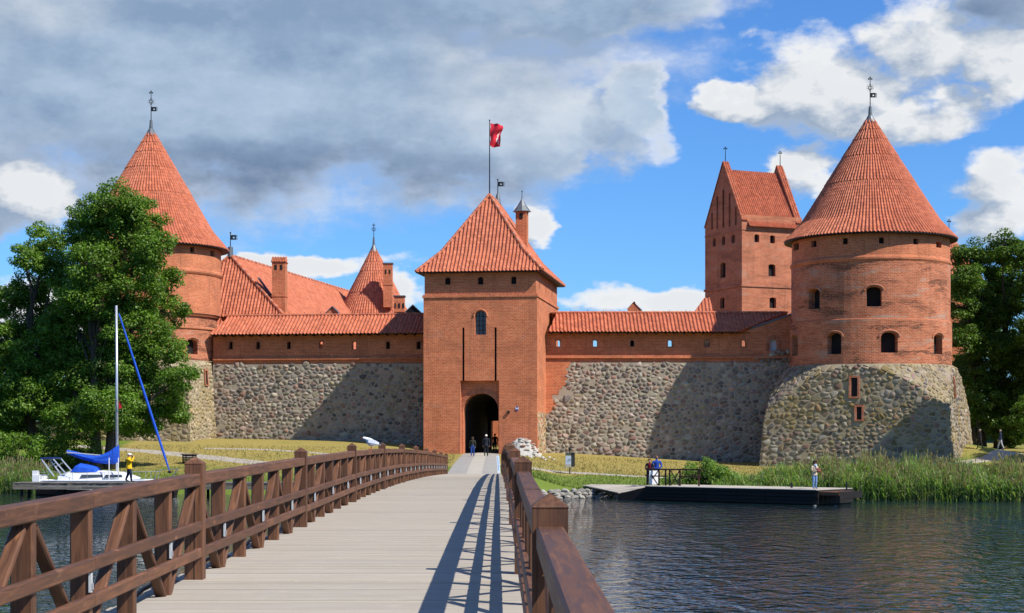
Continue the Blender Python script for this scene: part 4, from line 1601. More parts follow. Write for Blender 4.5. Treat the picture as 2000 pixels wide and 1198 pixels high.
roof_slope('roof_slope', keep, MT['tile'], E0, E1, [(0, 0), (.9, 1.1), (HWk + .45, RISE - .05)], 0, 0, cw=.27, rl=.30)
for d in (.3, KW1 - .3):
    vane(keep, KQ(HWk, ZK + RISE + .2, d), 1.6, 'cross', 1, 1.0)
seat(keep, cK + Vector((0, 0, 8)))

# ---- palace range and stair tower behind the left wall ----------------------------------------------------
pal = empty('palace_building')
tag(pal, 'long palace roof of orange tiles rising behind the left wall', 'building')
PB1 = Vector((-28.0, 168.0, 21.9))
pr = Vector((11.9, 63.0, 0)).normalized()
pq = Vector((pr.y, -pr.x, 0))
ZPE = 13.0
cor = [PB1 - pq * 9.5 - pr * 5, PB1 + pq * 9.5 - pr * 5, PB1 + pq * 9.5 + pr * 70, PB1 - pq * 9.5 + pr * 70]
cor = [Vector((q.x, q.y, ZPE)) for q in cor]
roof_slope('hip_slope', pal, MT['tile'], cor[0], cor[1], [(0, 0), (5, 8.9)], 1.9, 1.9, cw=.34)
roof_slope('roof_slope', pal, MT['tile'], cor[1], cor[2], [(0, 0), (9.5, 8.9)], 5 / 9.5, 0, cw=.34, rl=.36)
roof_slope('roof_slope', pal, MT['tile'], cor[3], cor[0], [(0, 0), (9.5, 8.9)], 0, 5 / 9.5, cw=1.0, rl=1.0)
cap_tiles('hip_tiles', pal, MT['tile'], cor[1] + Vector((0, 0, .08)), PB1 + Vector((0, 0, .1)), .15)
cap_tiles('hip_tiles', pal, MT['tile'], cor[0] + Vector((0, 0, .08)), PB1 + Vector((0, 0, .1)), .15)
cap_tiles('ridge_tiles', pal, MT['tile'], PB1 + Vector((0, 0, .08)), PB1 + pr * 66 + Vector((0, 0, .08)), .16, .6)
m = MB()
for a, b in ((cor[0], cor[1]), (cor[1], cor[2])):
    a, b = a.lerp(PB1 + pr * 30, .04), b.lerp(PB1 + pr * 30, .04)
    L_ = (b - a).length
    m.face([Vector((a.x, a.y, 2)), Vector((b.x, b.y, 2)), Vector((b.x, b.y, 13.1)), Vector((a.x, a.y, 13.1))], [(0, 2), (L_, 2), (L_, 13.1), (0, 13.1)])
m.build('wall', MT['brick'], pal)
m = MB()
m.lathe(PB1 + Vector((0, 0, -.1)), [(.30, 0), (.26, 1.0), (0, 1.05)], 8)
m.build('finial', MT['lead'], pal)
vane(pal, PB1 + Vector((0, 0, .8)), 1.5, 'flag', 1, 1.0)


def chimney(parent, x0, x1, y0, y1, d, depth, cap='tile', holes=2, rz=0.0):
    a, b = px(x0, y0, d), px(x1, y1, d)
    w = b.x - a.x
    cxm, zt, zb = (a.x + b.x) / 2, a.z, b.z
    m = MB()
    m.box((cxm, d + depth / 2, (zt + zb) / 2), (w, depth, zt - zb), rz=rz)
    m.box((cxm, d + depth / 2, zb + (zt - zb) * .52), (w + .1, depth + .1, .12), rz=rz)
    o = m.build('chimney', MT['brick'], parent)
    m = MB()
    if cap == 'tile':
        roof_slope('cap_tiles', o, MT['tile'], (cxm - w / 2 - .08, d - .1, zt - .45), (cxm + w / 2 + .08, d - .1, zt - .45), [(0, 0), (.12 + depth / 2, .55)], 0, 0, cw=.26, rl=.22)
        m.box((cxm, d + depth / 2, zt - .42), (w + .16, depth + .2, .08), rz=rz)
        m.build('cap', MT['brick_old'], o)
    else:
        m.box((cxm, d + depth / 2, zt + .04), (w + .2, depth + .2, .10), rz=rz)
        m.build('cap', MT['lead'], o)
    m = MB()
    for k in range(holes):
        m.box((cxm + (k - (holes - 1) / 2) * w * .42, d - .01, zt - .95), (w * .18, .06, .48), rz=rz)
    m.build('flue_openings', MT['black'], o)
    return o


chimney(pal, 531, 557, 503, 660, 164.5, 1.6)
chimney(pal, 770, 789.5, 579, 640, 172, 1.3, 'lead', 3)


def dormer(parent, x0, x1, ytop, yeave, ybot, d, dark):
    a, b = px(x0, yeave, d), px(x1, ybot, d)
    top = px((x0 + x1) / 2, ytop, d).z
    mx = (a.x + b.x) / 2
    m = MB()
    m.face([(a.x, d, b.z), (b.x, d, b.z), (b.x, d, a.z), (mx, d, top), (a.x, d, a.z)], [(a.x, b.z), (b.x, b.z), (b.x, a.z), (mx, top), (a.x, a.z)])
    m.face([(b.x, d, b.z), (b.x, d + 3, b.z), (b.x, d + 3, a.z), (b.x, d, a.z)])
    m.face([(a.x, d + 3, b.z), (a.x, d, b.z), (a.x, d, a.z), (a.x, d + 3, a.z)])
    o = m.build('dormer', MT['stain'] if dark else MT['brick'], parent)
    m = MB()
    for xe in (a.x - .1, b.x + .1):
        m.face([(xe, d - .15, a.z - .05), (mx, d - .15, top + .06), (mx, d + 3, top + .06), (xe, d + 3, a.z - .05)])
        m.face([(xe, d - .15, a.z - .05), (mx, d - .15, top + .06), (mx, d - .15, top - .02), (xe, d - .15, a.z - .15)])
    m.build('dormer_roof', MT['lead'], o)
    m = MB()
    wz = (a.z + b.z) / 2
    m.lathe((mx, d - .03, wz), [(0, -.3), (.24, -.3), (.24, .12), (.14, .3), (0, .36)], 8)
    m.build('opening', MT['black'], o)
    return o


dormer(pal, 637, 661, 599, 611, 626, 160.5, False)
dormer(pal, 793, 820, 596, 608, 626, 163, True)
# grey strip added in place of the chimney's cast shadow on the tiles
a_, b_ = px(505, 543, 167.2), px(530, 577, 165.5)
m = MB(); m.tube([a_, b_], .12, 5); m.build('chimney_shadow_strip', MT['lead'], pal)
seat(pal, (-25, 168, 3))

st = empty('stair_tower')
tag(st, 'small round stair tower with conical tile roof behind the palace', 'tower')
sc_ = px(730, 488, 200.0)
roof_cone('roof_tiles', st, MT['tile'], (sc_.x, sc_.y, 16.6), [(5.4, 0), (4.7, .8), (.32, sc_.z - 16.6)], cw=.42, rl=.42)
m = MB(); m.lathe((sc_.x, sc_.y, 2), [(4.8, 0), (4.8, 14.8)], 40, uvr=4.8); m.build('wall', MT['brick'], st)
m = MB(); m.lathe(sc_ - Vector((0, 0, .15)), [(.5, -.1), (.45, .05), (.16, .7), (.1, 1.6), (0, 1.65)], 8); m.build('lead_finial', MT['lead'], st)
vane(st, sc_ + Vector((0, 0, 1.3)), 1.6, 'cross sun', 1, .8)
chimney(st, 748.5, 766, 515, 600, 195.5, 1.1, 'lead', 2)
seat(st, (sc_.x, sc_.y, 3))

# ---- small roofs that show behind the right wall
so = empty('chimney_house')
tag(so, 'small brick gabled chimney head showing above the right wall roof', 'chimney')
p0, p1, pt = px(1226, 603, 160), px(1256, 640, 160), px(1238.5, 590.5, 160)
m = MB()
xb = p0.x + 1.2
m.face([(p0.x, 160, p1.z), (xb, 160, p1.z), (xb, 160, p0.z), ((p0.x + xb) / 2, 160, pt.z), (p0.x, 160, p0.z)], [(p0.x, 0), (xb, 0), (xb, 2), (p0.x + .6, 2.6), (p0.x, 2)])
m.face([(xb, 160, p1.z), (xb + .3, 162, p1.z), (xb + .3, 162, p0.z), (xb, 160, p0.z)], [(0, 0), (2, 0), (2, 2), (0, 2)])
m.build('wall', MT['brick'], so)
m = MB()
for xe in (p0.x - .08, xb + .08):
    m.face([(xe, 159.9, p0.z - .05), ((p0.x + xb) / 2, 159.9, pt.z + .08), ((p0.x + xb) / 2 + .3, 162, pt.z + .08), (xe + .3, 162, p0.z - .05)])
m.build('cap', MT['brick_old'], so)
seat(so, (p0.x + .6, 160, p1.z))
hr = empty('outbuilding')
tag(hr, 'low tiled roof corner beside the foot of the keep', 'building')
roof_slope('roof_slope', hr, MT['tile'], px(1345, 625, 186), px(1400, 625, 186), [(0, 0), (2.5, 2.6)], .8, .2, cw=.4)
m = MB(); q0, q1 = px(1347, 625, 186.2), px(1398, 625, 186.2); m.face([(q0.x, q0.y, 4), (q1.x, q1.y, 4), q1, q0], [(0, 0), (3, 0), (3, 10), (0, 10)]); m.build('wall', MT['brick'], hr)
seat(hr, (q0.x + 1, 186, 4))
fr = empty('rear_tower')
tag(fr, 'orange rear roof peeping out between the right tower and the trees', 'tower')
fc = px(1838, 462, 185.0)
roof_cone('roof_tiles', fr, MT['tile'], (fc.x, fc.y, 21.0), [(4.4, 0), (.25, 6.2)], cw=.42, rl=.42)
m = MB(); m.lathe((fc.x, fc.y, 2), [(3.7, 0), (3.7, 19.2)], 32, uvr=3.7); m.build('wall', MT['brick'], fr)
vane(fr, px(1853.5, 460, 183), 1.5, 'cross', 1, 1.0)
seat(fr, (fc.x, fc.y, 2))

# ---- courtyard seen through the passage
cy = empty('courtyard_wall')
tag(cy, 'sunlit courtyard wall of stone and brick glimpsed through the gate passage', 'wall')
m = MB()
CYP = lambda u, v, d: Vector((-4 + u, 176 + d, v))
wall(m, CYP, 0, 18, 1.5, 8)
m.build('core', MT['mortar'], cy)
stones(cy, CYP, cells(1, 8, 4.2, 6.6, .5, .42, rng), MT['stone'], lambda u, v: True, lambda u, v, a: a, rng)
m = MB()
wall(m, lambda u, v, d: CYP(u, v, d - .2), 2.0, 3.5, 1.5, 6.2)
m.build('brick_pier', MT['brick'], cy)
m = MB()
m.tube([(-2.1, 171, 2.5), (-2.1, 171, 5.2)], .06, 5); m.tube([(-2.9, 171, 3.9), (-2.1, 171, 4.9)], .05, 5)
for k in range(10):
    m.box((-3.2 + k * .25, 170.5, 2.9), (.08, .08, .9))
m.build('railing', MT['iron'], cy)
seat(cy, (2, 176, 2))

# ------------------------------------------------------------------ timber bridge
def BX(lat, y):
    return lat + AX * y


LAT_L, LAT_R = -3.21, 0.275
bridge = empty('footbridge')
tag(bridge, 'long humped timber footbridge of pale boards leading to the gate', 'bridge')
PW = 0.20
variants = []
for k in range(10):
    m = MB()
    w = LAT_R - LAT_L + .5
    g = (.5 * rng.uniform(.93, 1.06))
    m.box((0, 0, 0), (w, PW - .006, .05), (g, g * rng.uniform(.97, 1.0), g * rng.uniform(.92, .99)))
    o = m.build('plank', MT['deck'], bridge)
    variants.append(o.data)
    bpy.data.objects.remove(o)
near, far = [], MB()
y = -20.0
cnt = 0
while y < 106.9:
    z = deck_z(y + PW / 2) - .025 + rng.uniform(-.0025, .0025)
    sl = math.atan2(deck_z(y + PW) - deck_z(y), PW)
    cxm = BX((LAT_L + LAT_R) / 2 + rng.uniform(-.03, .03), y + PW / 2)
    if y > 14.0 and cnt < 298:
        o = link('plank', rng.choice(variants), bridge, (cxm, y + PW / 2, z))
        o.rotation_euler = (sl, 0, rng.uniform(-.002, .002))
        cnt += 1
    else:
        g = .5 * rng.uniform(.93, 1.06)
        far.box((cxm, y + PW / 2, z), (LAT_R - LAT_L + .5, PW - .006, .05), (g, g * .985, g * .95))
    y += PW
far.build('far_planks', MT['deck'], bridge, kind='stuff')
for lat in (LAT_L + .15, (LAT_L + LAT_R) / 2, LAT_R - .15):
    for (ya, za), (yb, zb) in zip(KN, KN[1:]):
        beam('girder', (BX(lat, ya), ya, za - .24), (BX(lat, yb), yb, zb - .24), .2, .34, MT['stain'], bridge)
for (yk, zk) in KN[:-1]:
    for lat in (LAT_L + .1, (LAT_L + LAT_R) / 2, LAT_R - .1):
        m = MB()
        m.tube([(BX(lat, yk), yk, -1.6), (BX(lat, yk), yk, zk - .58)], .15, 10, (.5, .5, .5))
        m.build('pile', MT['stain'], bridge, smooth=True)
    beam('crossbeam', (BX(LAT_L - .5, yk), yk, zk - .50), (BX(LAT_R + .5, yk), yk, zk - .50), .24, .22, MT['stain'], bridge)
# cable clipped under the left rail
m = MB()
pts = []
for i in range(0, 90):
    y = 12 + i * .5
    pts.append((BX(LAT_L - .16, y), y, deck_z(y) + .03 + .06 * math.sin(i * .9)))
m.tube(pts, .022, 5)
m.build('cable', MT['iron'], bridge)
seat(bridge, (BX(-1.47, 40), 40, 0))


def railing(label, lat, inn, off, kmin, kmax, lamps):
    """inn: +1 when the walking side lies towards +X"""
    root = empty('bridge_railing')
    tag(root, label, 'railing', 'railings of the footbridge')
    st = [(17.9 + 9.6 * k + off) for k in range(kmin, kmax + 1)]
    if st[-1] > 105.5:
        st[-1] = 105.5
    for ys in st:
        z = deck_z(ys)
        x = BX(lat, ys)
        col = (.5 * rng.uniform(.85, 1.15),) * 3
        w = .19
        # post with a pyramid head and a drying crack down its face
        m = MB()
        a = w / 2
        P = []
        for zz, r_ in ((-.45, a), (1.215, a), (1.225, a + .004), (1.235, a - .004)):
            for sx, sy in ((-1, -1), (1, -1), (1, 1), (-1, 1)):
                P.append((sx * r_, sy * r_, zz))
        P.append((0, 0, 1.30))
        fs = []
        for q in range(3):
            for k in range(4):
                fs.append((q * 4 + k, q * 4 + (k + 1) % 4, q * 4 + 4 + (k + 1) % 4, q * 4 + 4 + k))
        fs += [(12 + k, 12 + (k + 1) % 4, 16) for k in range(4)]
        # turned so the grain runs along local X
        m.shape([(p[2], p[0], p[1]) for p in P], fs, col)
        o = m.build('post', MT['stain'], root)
        o.matrix_local = Matrix(((0, 1, 0, x), (0, 0, 1, ys), (1, 0, 0, z), (0, 0, 0, 1)))
        m = MB()
        cr = []
        zz = -.1
        xo = rng.uniform(-.015, .015)
        while zz < 1.20:
            cr.append((zz, xo + rng.uniform(-.004, .004)))
            zz += .12
        for (z0, x0), (z1, x1) in zip(cr, cr[1:]):
            m.face([(z0, x0 - .006, -a - .0015), (z0, x0 + .006, -a - .0015), (z1, x1 + .006, -a - .0015), (z1, x1 - .006, -a - .0015)])
        m.build('crack', MT['black'], o)
    dz = lambda t: Vector((0, 0, t))
    for ya, yb in zip(st, st[1:]):
        za, zb = deck_z(ya), deck_z(yb)
        A = lambda t, dx=0.0: Vector((BX(lat + dx, ya + (yb - ya) * t), ya + (yb - ya) * t, za + (zb - za) * t))
        Ls = yb - ya
        e = .095 / Ls
        mid = .5
        for t0, t1 in ((e, mid), (mid + .0008, 1 - e)):
            beam('top_rail', A(t0) + dz(1.062 + rng.uniform(-.004, .004)), A(t1) + dz(1.062 + rng.uniform(-.004, .004)), .15, .125, MT['stain'], root)
        for h in (.565, .295):
            for t0, t1 in ((e, mid), (mid + .0008, 1 - e)):
                j = rng.uniform(-.008, .008)
                beam('middle_rail' if h > .5 else 'lower_rail', A(t0, inn * .062) + dz(h + j), A(t1, inn * .062) + dz(h + j), .055, .105, MT['stain'], root)
        n = 6
        for k in range(1, n):
            p = A(k / n, -inn * .022)
            o = beam('baluster', p + dz(-.45), p + dz(.998), .155, .105, MT['stain'], root)
            # broad side faces along the bridge
            if k % 2 and lamps:
                m = MB()
                m.box((0, 0, 0), (.022, .04, .15), (.5, .52, .52))
                m.box((inn * .017, 0, -.03), (.008, .03, .05), (.3, .3, .32))
                q = A(k / n, inn * (.062)) + dz(.43)
                q.y -= .0
                m.build('lamp_plate', MT['paint'], root, org=None).location = (q.x, q.y - .05, q.z)
        for k in range(0, n + 1, 2):     # pairs of braces leaning on every second upright
            for s in (-1, 1):
                t0, t1 = (k + s * .09) / n, (k + s * .93) / n
                if t1 < -.01 or t1 > 1.01:
                    continue
                beam('brace', A(t0, -inn * .015) + dz(.95), A(t1, -inn * .015) + dz(-.02), .10, .055 if s > 0 else .056, MT['stain'], root)
    return root, st


rl, _ = railing('brown timber bridge railing along the left side, gull on it', LAT_L, 1, 0.0, -2, 9, True)
seat(rl, (BX(LAT_L, 40), 40, 2.4))
rr, _ = railing('brown timber bridge railing close to the camera along the right side', LAT_R, -1, 0.7, -3, 9, False)
seat(rr, (BX(LAT_R, 40), 40, 2.4))

# gull standing on the left rail
gy = px(721, 880, 42.6)
gx, gyy = BX(LAT_L, 42.6), 42.6
gz = deck_z(gyy) + 1.125
gull = empty('seagull')
tag(gull, 'white gull with dark wing tips standing on the left bridge rail', 'bird')
ax_ = Vector((-1, -.25, 0)).normalized()       # beak direction
sd = Vector((-ax_.y, ax_.x, 0))
def loft(m, st, n=10, col=None):
    rings = []
    for (s, z, ry, rz_, c) in st:
        rings.append([ax_ * s + sd * (ry * math.cos(2 * math.pi * k / n)) + Vector((0, 0, z + rz_ * math.sin(2 * math.pi * k / n))) for k in range(n)])
    for i in range(len(st) - 1):
        b = len(m.v)
        pts = [Vector((gx, gyy, gz)) + p for p in rings[i] + rings[i + 1]]
        m.shape(pts, [(k, (k + 1) % n, n + (k + 1) % n, n + k) for k in range(n)], st[i][4])
W_, G_, K_ = (.80, .82, .85), (.50, .54, .60), (.03, .03, .035)
m = MB()
loft(m, [(.215, .285, .002, .002, W_), (.20, .285, .028, .028, W_), (.165, .285, .036, .036, W_), (.125, .262, .045, .05, W_), (.09, .22, .07, .09, W_), (.02, .185, .085, .105, W_), (-.06, .165, .075, .085, W_), (-.13, .14, .045, .042, W_), (-.20, .12, .03, .018, W_), (-.25, .105, .028, .008, W_), (-.26, .103, .001, .001, W_)])
m.build('body', MT['cloth'], gull, smooth=True)
for s in (-1, 1):
    m = MB()
    for i, (c, a, b) in enumerate(((G_, .06, -.10), (G_, -.10, -.2), (K_, -.2, -.30))):
        st_ = [(.08, .225, .05), (-.10, .185, .045), (-.2, .15, .025), (-.31, .125, .006)]
        p, q = st_[i], st_[i + 1]
        o3 = Vector((gx, gyy, gz))
        out = [.078, .072, .05, .03]
        m.face([o3 + ax_ * p[0] + sd * s * out[i] + Vector((0, 0, p[1] + p[2])), o3 + ax_ * p[0] + sd * s * (out[i] + .012) + Vector((0, 0, p[1] - p[2])), o3 + ax_ * q[0] + sd * s * (out[i + 1] + .012) + Vector((0, 0, q[1] - q[2])), o3 + ax_ * q[0] + sd * s * out[i + 1] + Vector((0, 0, q[1] + q[2]))], None, c)
    m.build('wing', MT['cloth'], gull)
    m = MB()
    f = Vector((gx, gyy, gz)) + sd * s * .028 - ax_ * .01
    m.tube([f + Vector((0, 0, .13)), f + Vector((0, 0, .005))], .007, 5, (.45, .06, .03))
    m.tube([f + Vector((0, 0, .006)), f + ax_ * .05 + Vector((0, 0, .006))], [.008, .014], 5, (.45, .06, .03))
    m.build('leg', MT['cloth'], gull)
m = MB()
o3 = Vector((gx, gyy, gz))
m.tube([o3 + ax_ * .205 + Vector((0, 0, .283)), o3 + ax_ * .262 + Vector((0, 0, .274))], [.014, .003], 6, (.40, .06, .03))
m.build('beak', MT['cloth'], gull)
seat(gull, (gx, gyy, gz))

# ------------------------------------------------------------------ floating pier on the right
pier = empty('pier')
tag(pier, 'black floating timber pier on the right with pale deck', 'pier')
pa, pb = Vector((8.15, 103.4, 0)), Vector((17.35, 95.9, 0))
pe = (pb - pa).normalized()
pn = Vector((-pe.y, pe.x, 0))
PL = (pb - pa).length
ZD = .90
PP = lambda u, d, z: pa + pe * u + pn * d + Vector((0, 0, z))
k = 0
u = 0.0
for row in range(4):            # side boards
    z0 = .06 + row * .205
    for a, b in ((0, PL * .36), (PL * .36, PL * .71), (PL * .71, PL)):
        beam('side_board', PP(a + .01, 0.03 * (row % 2), z0 + .09), PP(b - .01, .03 * (row % 2), z0 + .09), .07, .19, MT['dark_wood'], pier)
beam('side_board', PP(PL, 0, .45), PP(PL, 4.2, .45), .07, .80, MT['dark_wood'], pier)
beam('side_board', PP(0, 0.05, .45), PP(0, 4.2, .45), .07, .80, MT['dark_wood'], pier)
u = 0.0
while u < PL - .05:
    g = .5 * rng.uniform(.85, 1.15)
    beam('deck_board', PP(u + .11, -.06, ZD - .02), PP(u + .11, 4.25, ZD - .02), .205, .04, MT['deck'], pier, .004, (g, g, g))
    u += .215
# lower landing stage at the far end
for i in range(5):
    beam('landing_board', PP(PL + .08, .4 + i * .5, ZD - .14), PP(PL + 1.25, .4 + i * .5, ZD - .14), .48, .06, MT['stain'], pier)
beam('landing_beam', PP(PL + .05, .15, ZD - .22), PP(PL + 1.3, .15, ZD - .22), .09, .2, MT['stain'], pier)
beam('landing_beam', PP(PL + 1.28, .15, ZD - .3), PP(PL + 1.28, 2.8, ZD - .3), .09, .42, MT['dark_wood'], pier)
for uu, dd in ((PL - .12, -.12), (PL + .8, .6)):
    m = MB()
    m.lathe(PP(uu, dd, -.10), [(0, 0), (.10, .02), (.13, .08), (.10, .12), (.05, .14), (0, .14)], 12)
    m.build('float', MT['lead'], pier, smooth=True)
m = MB()
m.shape([PP(u_, d_, z_) for z_ in (-.2, ZD - .06) for u_, d_ in ((.06, .09), (PL - .06, .09), (PL - .06, 4.1), (.06, 4.1))], [(0, 1, 5, 4), (1, 2, 6, 5), (2, 3, 7, 6), (3, 0, 4, 7), (4, 5, 6, 7)], (.4, .4, .4))
m.build('pontoon', MT['dark_wood'], pier)
m = MB(); m.tube([PP(PL - 3, 2.3, ZD), PP(PL - 3, 2.3, ZD + .3)], .07, 8); m.build('bollard', MT['iron'], pier)
m = MB(); m.tube([PP(PL + .6, 2.3, ZD - .1), PP(PL + .6, 2.3, ZD + .4)], .05, 8); m.build('bollard', MT['iron'], pier)
seat(pier, PP(PL / 2, 2, 0))
# gangway from the bank
gw = empty('gangway')
tag(gw, 'grey boarded gangway sloping from the lawn to the pier', 'gangway')
g0, g1, g2, g3 = px(1140, 942.5, 110.5), px(1158, 941, 112.2), PP(.6, 2.6, .86), PP(0.0, .15, .84)
g0.z = .72; g1.z = .74
g3b = px(1207, 963, 104.3)
for i in range(14):
    t = (i + .5) / 14
    a, b = g0.lerp(g3b, t), g1.lerp(g2, t)
    gg = .5 * rng.uniform(.8, 1.15)
    beam('board', a, b, (g3b - g0).length / 14 * .97, .05, MT['deck'], gw, .004, (gg, gg, gg))
m = MB()
m.shape([g3b - Vector((0, 0, .06)), g3 - Vector((0, 0, .0)), g2, g3b - Vector((0, 0, .62)), g3 - Vector((0, 0, .8)), g2 - Vector((0, 0, .8))], [(0, 1, 2), (0, 3, 4, 1), (1, 4, 5, 2), (3, 0, 2, 5)], (.5, .5, .5))
m.build('ramp_side', MT['dark_wood'], gw)
beam('side_beam', g0 - Vector((0, 0, .07)), g3b - Vector((0, 0, .07)), .08, .12, MT['dark_wood'], gw)
seat(gw, (7, 106, .3))
# railing on the pier
fen = empty('pier_railing')
tag(fen, 'dark red timber railing with crossed braces at the bank end of the pier', 'railing')
def FU(x):
    return ray_plane(x, 930, pa + pn * 1.4, pe)[0]
fz = lambda x, z, d=1.4: PP(FU(x), d, ZD + z)
for x in (1264, 1287, 1300, 1308, 1328, 1365):
    beam('post', fz(x, 0), fz(x, 1.0), .10, .10, MT['rail_wood'], fen)
for a, b in ((1261, 1304), (1306, 1330), (1330, 1371)):
    beam('top_rail', fz(a, 1.0), fz(b, 1.0), .13, .09, MT['rail_wood'], fen)
for a, b in ((1261, 1303), (1330, 1371)):
    beam('middle_rail', fz(a, .58, 1.32), fz(b, .58, 1.32), .06, .07, MT['rail_wood'], fen)
for a, b in ((1266, 1285), (1310, 1326)):
    beam('brace', fz(a, .93), fz(b, .04), .05, .06, MT['rail_wood'], fen)
    beam('brace', fz(a, .04, 1.46), fz(b, .93, 1.46), .05, .06, MT['rail_wood'], fen)
seat(fen, fz(1310, 0))
m = MB()
c0, c1 = fz(1265.5, .05, 1.52), fz(1285, .05, 1.52)
m.box(((c0.x + c1.x) / 2, (c0.y + c1.y) / 2, ZD + .48), (.60, .03, .86), rz=.3)
tag(m.build('notice_panel', MT['white_board']), 'blank white panel behind the crossed pier railing', 'panel')

# ------------------------------------------------------------------ stone edging of the bank
rev = empty('stone_edging')
tag(rev, 'rough stone edging along the waterline right of the bridge', 'stone edging')
def lump(name, c, r3, mat, parent, col, seed, n1=5, n2=7):
    r = random.Random(seed)
    P, fs = [(0, 0, -r3[2])], []
    for i in range(1, n1):
        th = math.pi * i / n1
        for k in range(n2):
            a = 2 * math.pi * (k + .5 * (i % 2)) / n2
            q = r.uniform(.78, 1.12)
            P.append((r3[0] * q * math.sin(th) * math.cos(a), r3[1] * q * math.sin(th) * math.sin(a), -r3[2] * q * math.cos(th)))
    P.append((0, 0, r3[2]))
    for k in range(n2):
        fs.append((0, 1 + (k + 1) % n2, 1 + k))
        fs.append((len(P) - 1, 1 + (n1 - 2) * n2 + k, 1 + (n1 - 2) * n2 + (k + 1) % n2))
    for i in range(n1 - 2):
        for k in range(n2):
            a, b = 1 + i * n2 + k, 1 + i * n2 + (k + 1) % n2
            fs.append((a, b, b + n2, a + n2))
    m = MB()
    m.shape(P, fs, col)
    o = m.build(name, mat, parent, smooth=n1 > 5)
    o.location = c
    o.rotation_euler = (r.uniform(-.2, .2), r.uniform(-.2, .2), r.uniform(-.4, .4))
    return o
r = random.Random(31)
x = -.5
while x < 7.7:
    for row in range(3):
        xx = x + r.uniform(-.12, .12) + row * .2
        sh = interp(SHORE, xx)
        g = r.uniform(.8, 1.2)
        y_e = 100.0
        while ground_z(xx, y_e) < -.05:
            y_e += .05
        yy = y_e - .25 + .30 * row
        lump('stone', (xx, yy, .02 + .20 * row), (r.uniform(.25, .38), .30, r.uniform(.15, .2)), MT['rubble'], rev, (.30 * g, .28 * g, .24 * g), r.random())
    x += .50
seat(rev, (3.5, 107, 0))

# ------------------------------------------------------------------ limewashed rubble mound by the gate
mound = empty('rubble_mound')
tag(mound, 'whitewashed mound of rubble masonry at the right foot of the gate tower', 'rubble')
mc = px(1019, 885, 144.6)
mz = ground_z(mc.x, mc.y)
m = MB()
n1, n2 = 14, 26
rad = lambda a, t: (1.62 + .12 * math.sin(3 * a) + .1 * math.sin(7 * a + 1)) * t
rows = []
for i in range(n1 + 1):
    t = i / n1
    row = []
    for k in range(n2):
        a = 2 * math.pi * k / n2
        q = rad(a, t)
        h = 1.55 * (1 - t ** 2.2) * (1 + .08 * math.sin(5 * a + 9 * t))
        row.append((mc.x + q * math.cos(a), mc.y + q * .8 * math.sin(a) + .3 * (1 - t), mz - .15 + h))
    rows.append(row)
for a, b in zip(rows, rows[1:]):
    for k in range(n2):
        m.face([b[k], b[(k + 1) % n2], a[(k + 1) % n2], a[k]])
m.build('core', MT['plaster'], mound, smooth=True)
r = random.Random(77)
for i in range(46):
    t, a = math.sqrt(r.random()), r.uniform(math.pi, 2 * math.pi) + r.uniform(-.3, .3)
    q = rad(a, t)
    h = 1.55 * (1 - t ** 2.2)
    s = r.uniform(.12, .24)
    c_ = r.choice([(.42, .40, .36), (.47, .45, .41), (.36, .33, .29), (.30, .17, .13), (.28, .26, .22)])
    lump('stone', (mc.x + q * math.cos(a), mc.y + q * .8 * math.sin(a) + .3 * (1 - t), mz - .15 + h), (s * 1.25, s, s * .48), MT['rubble'], mound, c_, i, 7, 10)
seat(mound, (mc.x, mc.y, mz))
loose = [(1037, 895, .13), (1041, 886, .28), (1047, 893, .14), (1053, 891, .2), (1059, 896, .16), (1065, 899, .11), (1073, 895, .12), (1081, 899, .1)]
ORD = ['first', 'second and largest', 'third', 'fourth', 'fifth', 'sixth', 'seventh', 'last']
for i, (x, y, s) in enumerate(loose):
    X, Y = gp(x, y, 120, 146)
    o = lump('boulder', (X, Y, ground_z(X, Y) + s * .4), (s * 1.25, s, s * .75), MT['rubble'], None, (.52, .50, .46), 500 + i)
    tag(o, ORD[i] + ' pale loose stone counting rightwards from the whitewashed mound', 'stone', 'loose stones by the mound')

# ------------------------------------------------------------------ information board and lawn crate
X, Y = gp(1113, 927, 104, 130)
Zb = ground_z(X, Y)
ib = empty('information_board')
tag(ib, 'two sided information board on a post beside the right path', 'sign')
m = MB(); m.box((0, 0, .75), (.09, .09, 1.75), (.02, .02, .02)); m.build('post', MT['paint'], ib)
m = MB(); m.tube([(0, 0, 1.6), (0, 0, 1.95)], .05, 8, (.02, .02, .02)); m.lathe((0, 0, 1.72), [(.05, 0), (.12, .08), (.1, .22), (0, .26)], 8, (.02, .02, .02)); m.build('lamp', MT['paint'], ib)
m = MB(); m.box((-.10, -.07, 1.02), (.44, .03, 1.02), (.42, .40, .36)); pnl = m.build('panel', MT['paint'], ib)
m = MB()
m.face([(-.32, -.09, .55), (.12, -.09, .55), (.12, -.09, .70), (-.32, -.09, .70)], None, (.45, .38, .30))
m.face([(-.30, -.09, .72), (.10, -.09, .72), (.10, -.09, 1.34), (-.30, -.09, 1.34)], None, (.50, .55, .66))
m.face([(-.28, -.092, .95), (-.08, -.092, .80), (.02, -.092, 1.0), (-.12, -.092, 1.12)], None, (.33, .42, .52))
m.face([(-.16, -.094, 1.0), (.08, -.094, .98), (.06, -.094, 1.12), (-.1, -.094, 1.14)], None, (.24, .30, .32))
m.face([(-.30, -.09, 1.36), (.10, -.09, 1.36), (.10, -.09, 1.48), (-.30, -.09, 1.48)], None, (.30, .26, .10))
m.build('map_print', MT['paint'], pnl)
m = MB(); m.box((.22, .10, 1.05), (.06, .44, 1.0), (.015, .015, .015), rz=-.5); m.build('panel', MT['paint'], ib)
m = MB()
for xx in (-.34, .13):
    m.tube([(xx, -.07, 0), (xx, -.07, .55)], .018, 5, (.2, .2, .2))
m.build('leg', MT['paint'], ib)
